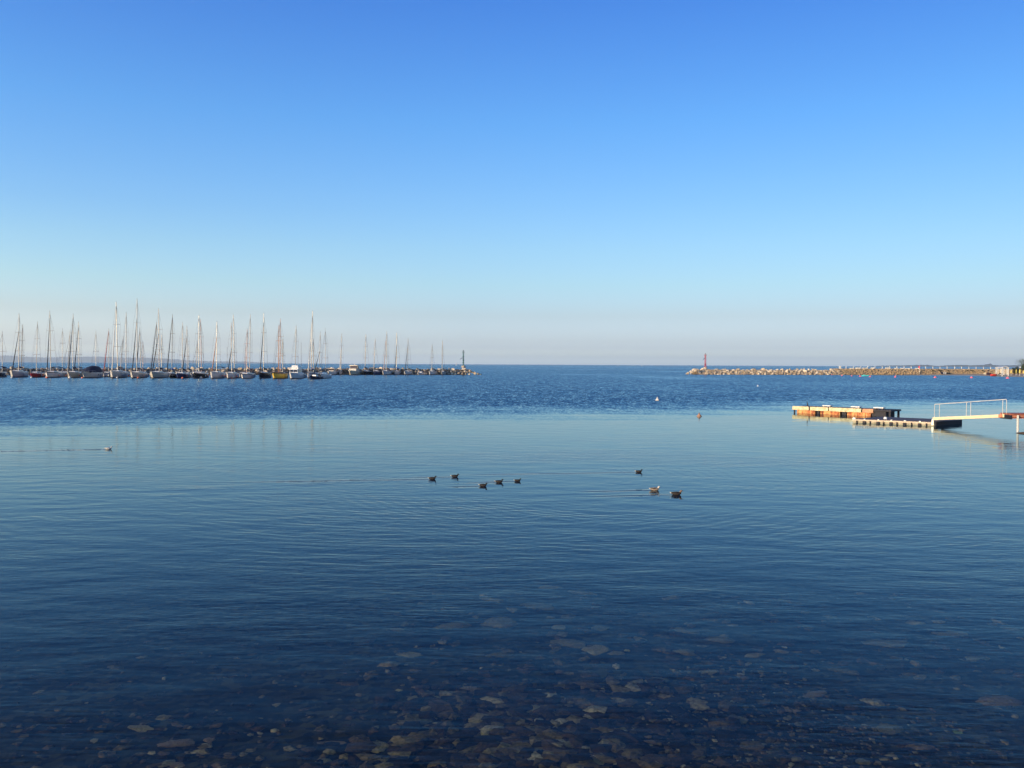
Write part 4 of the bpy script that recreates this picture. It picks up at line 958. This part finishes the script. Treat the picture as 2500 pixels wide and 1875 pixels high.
# ------------------------------------------------------------------ old rusty pontoon
P1, P2 = G(1945, 1008), G(2172, 1018); dv = (P2-P1); LEN = dv.length; ang = math.atan2(dv.y, dv.x)
pon = thing('old_pontoon', P1, ang, 'old rusty floating pontoon with cream concrete beams on orange floats', 'pontoon')
CONC = mat('cream_weathered_concrete', (.78, .68, .42), .85, var=.14, vs=4, col2=(.50, .38, .20))
def rust_mat():
    m = bpy.data.materials.new('orange_rusted_steel'); m.use_nodes = True; nt = m.node_tree; b = nt.nodes['Principled BSDF']; b.inputs['Roughness'].default_value = .75
    t = nd(nt, 'ShaderNodeTexCoord'); mp = nd(nt, 'ShaderNodeMapping'); mp.inputs['Scale'].default_value = (3.5, 3.5, 1.2); nt.links.new(t.outputs['Object'], mp.inputs[0])
    z = nd(nt, 'ShaderNodeTexNoise'); z.inputs['Scale'].default_value = 1.2; z.inputs['Detail'].default_value = 6; nt.links.new(mp.outputs[0], z.inputs['Vector'])
    q = nd(nt, 'ShaderNodeValToRGB'); nt.links.new(z.outputs['Fac'], q.inputs[0]); e = q.color_ramp.elements
    e[0].position = .34; e[0].color = (.16, .035, .015, 1); e[1].position = .56; e[1].color = (.68, .35, .12, 1); x = e.new(.44); x.color = (.45, .13, .04, 1)
    nt.links.new(q.outputs[0], b.inputs['Base Color']); return m
RUST = rust_mat(); DARKB = mat('dark_parts_and_shade', (.010, .010, .018), .7); PLANK = mat('weathered_brown_planks', (.22, .15, .12), .8, var=.2, vs=6)  # DARKB: real dark parts, and shade painted on the pontoon and dock ends
sc = LEN/227.0                                             # metres per pixel along the front
X_ = lambda px: (px-1945)*sc
for a, b, mm in ((1935, 1978, CONC), (1981, 2027, CONC), (2029, 2107, CONC), (2110, 2135.5, mat('orange_concrete', (.62, .32, .17), .8))):
    MB().box(X_(a), X_(b), -.16, .22, .30, .64, .02, .02).build('concrete_beam', mm, pon)
for a, b in ((1945.5, 1993), (2006, 2055), (2072, 2129)):
    fl = MB().box(X_(a), X_(b), -.02, 2.2, -.35, .298, .02, .03).build('float', RUST, pon)
    for q in (a+3, b-3): MB().box(X_(q)-.03, X_(q)+.03, -.06, -.02, -.2, .28).build('rib', RUST, fl)
for a, b in ((1997, 2003.5), (2060, 2070)): MB().box(X_(a), X_(b), .0, .4, -.4, .36).build('dark_pile', DARKB, pon)
MB().box(X_(1937), X_(2140), .23, 2.5, .50, .60).build('deck', PLANK, pon)
MB().box(X_(2135.6), X_(2176), -.08, 2.5, .46, .60, .02, .02).build('end_deck', DARKB, pon)
MB().box(X_(2131), X_(2163), .05, 2.2, -.35, .455).build('end_bay_shade', DARKB, pon)  # near-black block painted in for the unlit open bay
MB().box(X_(2170), X_(2174), .0, .18, -.6, .458).build('leg', DARKB, pon); MB().box(X_(2170), X_(2174), 2.1, 2.28, -.6, .458).build('leg', DARKB, pon)
MB().box(X_(1936), X_(1938.5), .1, .25, -.6, .29).build('leg', DARKB, pon)
for a, b in ((2000, 2021.5), (2071, 2093), (2125, 2149)):
    pl = thing('plank', pon.matrix_world @ Vector((0, 0, 0)), ang, {2000: 'white plank lying on the left part of the rusty pontoon', 2071: 'white plank on the middle of the rusty pontoon', 2125: 'white plank on the dark end of the rusty pontoon'}[a], 'plank', 'white planks on the old pontoon')
    pl.location = P1
    MB().box(X_(a), X_(b), .9, 1.5, .70, .78, .02, .02).build('board', FENDW2, pl); MB().box(X_(a)+.1, X_(a)+.2, .95, 1.45, .602, .698).build('batten', PLANK, pl); MB().box(X_(b)-.2, X_(b)-.1, .95, 1.45, .602, .698).build('batten', PLANK, pl)

# ------------------------------------------------------------------ newer walkway pontoon
C0, CL, CR = G(2281, 1040), G(2082, 1031.5), G(2344, 1034)
e1 = (CL-C0); L1 = e1.length; a1 = math.atan2(-e1.y, -e1.x); L2 = (CR-C0).length
dk = thing('floating_dock', C0, a1, 'low floating dock with dark planks, pale sides and black fenders', 'dock')
CONCG = mat('grey_green_concrete', (.42, .38, .27), .85, var=.2, vs=3); TIMB = mat('pale_timber_edge', (.62, .50, .36), .7)
PURP = mat('dark_purple_planks', (.11, .085, .10), .75, var=.2, vs=5)
# local frame: -x runs along the front to the left, +y away from the camera
nrm = Vector((-math.sin(a1), math.cos(a1), 0)); side = (CR-C0)
sx_, sy_ = side.dot(Vector((math.cos(a1), math.sin(a1), 0))), side.dot(nrm)
def slab(z0, z1, g=0.0): return MB().add([(-L1-g, -g, z0), (g, -g, z0), (sx_+g, sy_+g, z0), (sx_-L1-g, sy_+g, z0), (-L1-g, -g, z1), (g, -g, z1), (sx_+g, sy_+g, z1), (sx_-L1-g, sy_+g, z1)], [(3, 2, 1, 0), (4, 5, 6, 7), (0, 1, 5, 4), (1, 2, 6, 5), (2, 3, 7, 6), (3, 0, 4, 7)])
slab(-.3, .20).build('float', CONCG, dk)
MB().box(-L1-.03, -.02, -.05, .04, .14, .27).build('edge_timber', TIMB, dk)
slab(.203, .30, -.05).build('deck_planks', PURP, dk)
MB().add([(.02, -.02, -.25), (sx_+.04, sy_, -.25), (sx_+.04, sy_, .31), (.02, -.02, .31), (.12, .0, -.25), (sx_+.14, sy_, -.25), (sx_+.14, sy_, .31), (.12, .0, .31)], [(3, 2, 1, 0), (4, 5, 6, 7), (0, 1, 5, 4), (2, 3, 7, 6), (1, 2, 6, 5), (0, 3, 7, 4)]).build('shaded_end_side', DARKB, dk)  # near-black slab paints the shade on the side turned from the sun
for px in (2111, 2145.5, 2177.5, 2210.5, 2246):
    x = -(2281-px)/199*L1
    fd = MB().box(x-.09, x+.14, -.20, -.05, -.22, .16, .02, .02).build('fender', DARKB, dk); MB().box(x-.02, x+.12, -.12, .06, .272, .34, .02, .02).build('cleat', FENDW2, dk)
for px in (2093, 2126.5, 2160, 2193, 2228, 2263):
    x = -(2281-px)/199*L1; MB().lathe([(.05, -.1), (.05, .18)], 8, (x, -.07)).build('bolt', DARKB, dk)
MB().box(-L1-.02, -L1+.22, -.1, .12, .272, .40, .03, .03).build('corner_cleat', FENDW2, dk)
x = -(2281-2149)/199*L1; MB().box(x, x+.22, 1.3, 1.6, .302, .46, .03, .03).build('mooring_block', FENDW2, dk)
MB().box(-.20, -.03, -.09, .12, .06, .50, .03, .03).build('hinge_post', CREAM, dk)
# gangway
ga, gb = Vector((W(2278, 1022, 66).x, 66, 0)), Vector((W(2453, 1016, 60).x, 60, 0))
gd = gb-ga; GL = gd.length; ga_ = math.atan2(gd.y, gd.x)
gw = thing('gangway', Vector((ga.x, ga.y, .34)), ga_, 'cream metal gangway with white tube handrail sloping up to the red pier', 'gangway')
rise = .60
BEAM = mat('cream_painted_beam', (.80, .66, .40), .6, var=.05)
MB().obox((0, -.06, .02), (GL, 0, rise), (0, .10, 0), (0, 0, .22)).build('beam', BEAM, gw); MB().obox((0, .80, .02), (GL, 0, rise), (0, .10, 0), (0, 0, .22)).build('beam', BEAM, gw)
MB().obox((0, .045, .17), (GL, 0, rise), (0, .75, 0), (0, 0, .05)).build('walkway', PLANK, gw)
Z = lambda t: rise*t+.24
tt = [(2283-2278)/175, (2295-2278)/175, (2361-2278)/175, (2371.5-2278)/175, (2449.5-2278)/175, (2459-2278)/175]
def frac(px):                                             # solve where along the gangway a column falls
    lo, hi = -.1, 1.2
    for _ in range(40):
        m_ = (lo+hi)/2; q = ga+gd*m_
        if q.x/q.y*F+1250 < px: lo = m_
        else: hi = m_
    return lo
fr_ = [frac(p_) for p_ in (2283, 2295, 2361, 2371.5, 2449.5, 2459)]
RAILP = mat('white_tube_rail', (.60, .58, .52), .4, var=.03)
for t in fr_: MB().tube([(GL*t, -.01, Z(t)-.06), (GL*t, -.01, Z(t)+.98)], .02, 6).build('rail_post', RAILP, gw)
MB().tube([(GL*fr_[0], -.01, Z(fr_[0])+.93), (GL*fr_[0]+.05, -.01, Z(fr_[0])+1.0), (GL*fr_[-1]-.05, -.01, Z(fr_[-1])+1.03), (GL*fr_[-1], -.01, Z(fr_[-1])+.95)], .028, 6).build('handrail', RAILP, gw)
MB().obox((GL*.93, -.085, .02+rise*.93), (GL*.05, 0, rise*.05), (0, .03, 0), (0, 0, .22)).build('rust_patch', mat('orange_rust_paint', (.62, .24, .12), .7), gw)
# red pier
REDW = mat('red_brown_timber', (.42, .13, .07), .6, var=.2, vs=4, col2=(.16, .05, .03)); REDL = mat('orange_timber_edge', (.62, .26, .14), .6)
pe = thing('pier', (gb.x+.02, gb.y-.55, 0), 0, 'red brown wooden pier entering from the right edge on white piles', 'pier')
MB().box(0, 9, -.1, 1.15, 1.16, 1.26).build('deck', REDW, pe); MB().box(-.02, 9, -.16, -.102, .92, 1.22).build('fascia', REDW, pe); MB().box(-.03, 9, -.185, -.162, 1.06, 1.12).build('edge_strip', REDL, pe); MB().box(-.05, .06, -.2, 1.1, .86, 1.155).build('end_bumper', DARKB, pe)
q = G(2487, 1055)
for xx, yy in ((q.x-pe.location.x, q.y-pe.location.y+.12), (5.5, .2), (5.5, 1.0)): MB().tube([(xx, yy, -1.6), (xx, yy, 1.155)], .075, 8).build('pile', RAILP, pe)
q = G(2512, 1060)
o = bpy.data.objects.new('rock', rock_mesh(60, .35, 3, .4, 7)); o.data.materials.append(mat('brown_shore_rock', (.13, .09, .05), .9, var=.25, vs=2)); COL.objects.link(o); o.location = (q.x+.5, q.y+.6, -.08); o.scale = (1.1, .8, .7)
tag(o, 'low brown rock at the waterline under the pier at the right edge', 'rock')

# ------------------------------------------------------------------ birds
def bird(name, loc, rz, s, label, cat, group, body, head, tail, bill, wing=None, upright=False, neckc=None, bodyscale=1):
    t = thing(name, loc, rz, label, cat, group); t.scale = (s, s, s if upright else s*.88)
    if not upright:
        # one continuous body: tail, back, breast, neck and head along a curved spine
        sp = [(-.19, .085, .012), (-.15, .066, .042), (-.08, .050, .072), (0, .045, .084), (.07, .052, .074), (.105, .074, .050), (.118, .105, .030), (.125, .130, .030), (.140, .145, .031), (.160, .143, .022), (.172, .138, .012)]
        MB().tube([(x, 0, z) for x, z, r in sp], [r for x, z, r in sp], 12, True, .9).build('body', body, t, True)
        MB().tube([(.108, 0, .098), (.122, 0, .120), (.138, 0, .150), (.158, 0, .148), (.173, 0, .138)], [.034, .034, .0345, .026, .014], 12).build('head', head, t, True)
        MB().tube([(.170, 0, .137), (.195, 0, .130), (.215, 0, .128)], [.012, .011, .008], 8, True, .5).build('bill', bill, t, True)
        MB().tube([(-.15, 0, .060), (-.185, 0, .072), (-.215, 0, .090)], [.040, .030, .006], 8, True, .6).build('tail', tail, t, True)
        for s_ in (-1, 1): MB().tube([(.06, s_*.050, .070), (0, s_*.062, .075), (-.08, s_*.052, .078), (-.15, s_*.020, .090)], [.012, .030, .026, .006], 8, True, .7).build('wing', wing or body, t, True)
    else:
        sp = [(-.10, -.02, .012), (-.07, .06, .030), (-.02, .16, .055), (.0, .26, .055), (.01, .34, .038), (.0, .40, .022), (.0, .45, .020), (.015, .49, .026), (.04, .50, .020), (.06, .497, .010)]
        MB().tube([(x, 0, z) for x, z, r in sp], [r for x, z, r in sp], 10).build('body', body, t, True)
        MB().tube([(.055, 0, .497), (.10, 0, .492)], [.009, .003], 6).build('bill', bill, t, True)
        for s_ in (-1, 1):
            MB().tube([(0, s_*.045, .30), (-.04, s_*.05, .18), (-.09, s_*.02, .03)], [.02, .03, .006], 8).build('wing', body, t, True)
            MB().tube([(.0, s_*.025, .14), (.01, s_*.025, .0), (.05, s_*.03, .0)], .009, 5).build('foot', bill, t)
    return t
DKB = mat('dark_brown_feathers', (.022, .017, .014), .8); DKH = mat('blackish_green_head_feathers', (.010, .014, .014), .5); WTF = mat('white_feathers', (.70, .66, .58), .8)
TANF = mat('tan_side_feathers', (.26, .20, .15), .8); PALEH = mat('pale_brown_head_feathers', (.24, .16, .11), .8); BILLD = mat('dark_bill', (.05, .04, .03), .5); ORB = mat('dull_yellow_bill', (.25, .18, .05), .5)
DL = ['leftmost dark duck swimming right on calm water', 'dark duck just ahead of the leftmost one', 'nearest dark duck of the middle three', 'dark duck in the middle of the three with pale flank', 'rightmost and smallest duck of the middle three',
      'dark duck alone furthest back at the right with long wake', 'duck with white cheek and tan side in the right group', 'nearest brown duck with pale brown head at far right']
for (px, py, s_, st, hd), lb in zip(DUCKS, DL):
    q = G(px, py)
    if st == 0: bird('duck', (q.x, q.y, .0), R(hd), s_*.88, lb, 'duck', 'ducks swimming to the right', DKB, DKH, WTF, BILLD)
    elif st == 1: bird('duck', (q.x, q.y, .0), R(hd), s_*.88, lb, 'duck', 'ducks swimming to the right', TANF, WTF, WTF, BILLD, DKB)
    else: bird('duck', (q.x, q.y, .0), R(hd), s_*.92, lb, 'duck', 'ducks swimming to the right', DKB, PALEH, WTF, ORB, DKB)
q = G(*GULL); bird('gull', (q.x, q.y, .0), R(25), 1.0, 'white gull floating alone on the calm water at left', 'gull', None, WTF, WTF, WTF, ORB, mat('pale_grey_wing_feathers', (.55, .55, .54), .8))
q = pon.matrix_basis @ Vector((X_(1962), .9, .60)); bird('cormorant', q, R(160), .95, 'dark cormorant standing upright on the rusty pontoon', 'bird', None, DKH, DKH, DKH, BILLD, upright=True)

# ------------------------------------------------------------------ far sails and coast
def far_boat(px, D, hgt, label, sail):
    p = W(px, 892, D); t = thing('far_sailboat' if sail else 'far_boat', (p.x, D, 0), .4, label, 'sailboat' if sail else 'boat')
    h, r_ = hull(hgt*.8, hgt*.22, hgt*.10); h.build('hull', WHITE, t, True)
    if sail:
        MB().tube([(0, 0, hgt*.08), (0, 0, hgt)], hgt*.01, 5).build('mast', ALU, t)
        MB().add([(0, .02, hgt*.98), (-hgt*.33, .02, hgt*.14), (0, .02, hgt*.14), (-.1, hgt*.03, hgt*.98), (-hgt*.33, hgt*.03, hgt*.14), (0, hgt*.03, hgt*.14)], [(0, 1, 2), (5, 4, 3), (0, 2, 5, 3), (1, 0, 3, 4), (2, 1, 4, 5)]).build('sail', WHITE, t)
    else: MB().box(-hgt*.25, hgt*.2, -hgt*.1, hgt*.1, hgt*.1, hgt*.42, hgt*.08, .1).build('cabin', WHITE, t)
far_boat(1115, 2600, 9.5, 'distant white sail on the horizon beside the green light', True)
far_boat(1509, 3200, 5.0, 'smaller faint white boat on the horizon left of another', False)
far_boat(1567, 3000, 6.5, 'brighter tiny white boat on the open horizon', False)
def hills(name, D, prof, depth_, m, kind='structure', jag=0, seed=1):
    r = random.Random(seed); rows = [[], [], [], []]
    px0, px1 = prof[0][0], prof[-1][0]; n = int((px1-px0)/2)
    for i in range(n+1):
        px = lerp(px0, px1, i/n)
        for (a, ya), (b, yb2) in zip(prof, prof[1:]):
            if a <= px <= b: y = lerp(ya, yb2, (px-a)/(b-a)); break
        hz = 889.5+.0048*(px-1250); x = (px-1250)/F*D; h = max(1, (hz-y)*D/F + r.uniform(-jag, jag))
        for k, (f_, q) in enumerate(((0, 0), (.5, .6), (1, 1), (0, 2))): rows[k].append((x*(1+q*depth_/D), D+q*depth_, h*f_-2))
    o = MB().grid(rows).build(name, m, smooth=True); tag(o, kind=kind)
HILL = mat('forested_hillside', (.07, .09, .06), 1, vs=.001)
hills('hills', 26000, [(-300, 862), (-100, 865), (20, 866), (60, 869), (110, 871), (170, 870), (230, 868.5), (300, 871), (360, 871.5), (420, 875), (470, 879), (520, 881), (600, 882), (680, 885.5)], 2500, HILL, jag=8)
hills('coast', 11000, [(2110, 893.4), (2150, 891.5), (2200, 890.5), (2228, 890), (2232, 889.6), (2262, 889.2), (2284, 892), (2300, 891.2), (2325, 889.5), (2355, 889.2), (2362, 890.2), (2400, 889.4), (2412, 887), (2418, 886), (2423, 889.5), (2440, 890.5), (2500, 889.8), (2560, 889), (2700, 888), (2900, 885)], 800, HILL, jag=3.0, seed=4)

# ------------------------------------------------------------------ haze: even air round the whole scene, the sky outside it
me = MB().box(-32000, 32000, -400, 32000, -9, 300)
m = bpy.data.materials.new('sea_haze'); m.use_nodes = True; nt = m.node_tree; nt.nodes.remove(nt.nodes['Principled BSDF'])
pv_ = nt.nodes.new('ShaderNodeVolumePrincipled'); pv_.inputs['Color'].default_value = (.82, .95, 1, 1); pv_.inputs['Density'].default_value = HAZE = 5.0e-5; pv_.inputs['Anisotropy'].default_value = .2
nt.links.new(pv_.outputs[0], nt.nodes['Material Output'].inputs['Volume'])
o = me.build('haze', m); tag(o, 'thin bluish sea haze over the water and far coast', 'haze', kind='stuff')
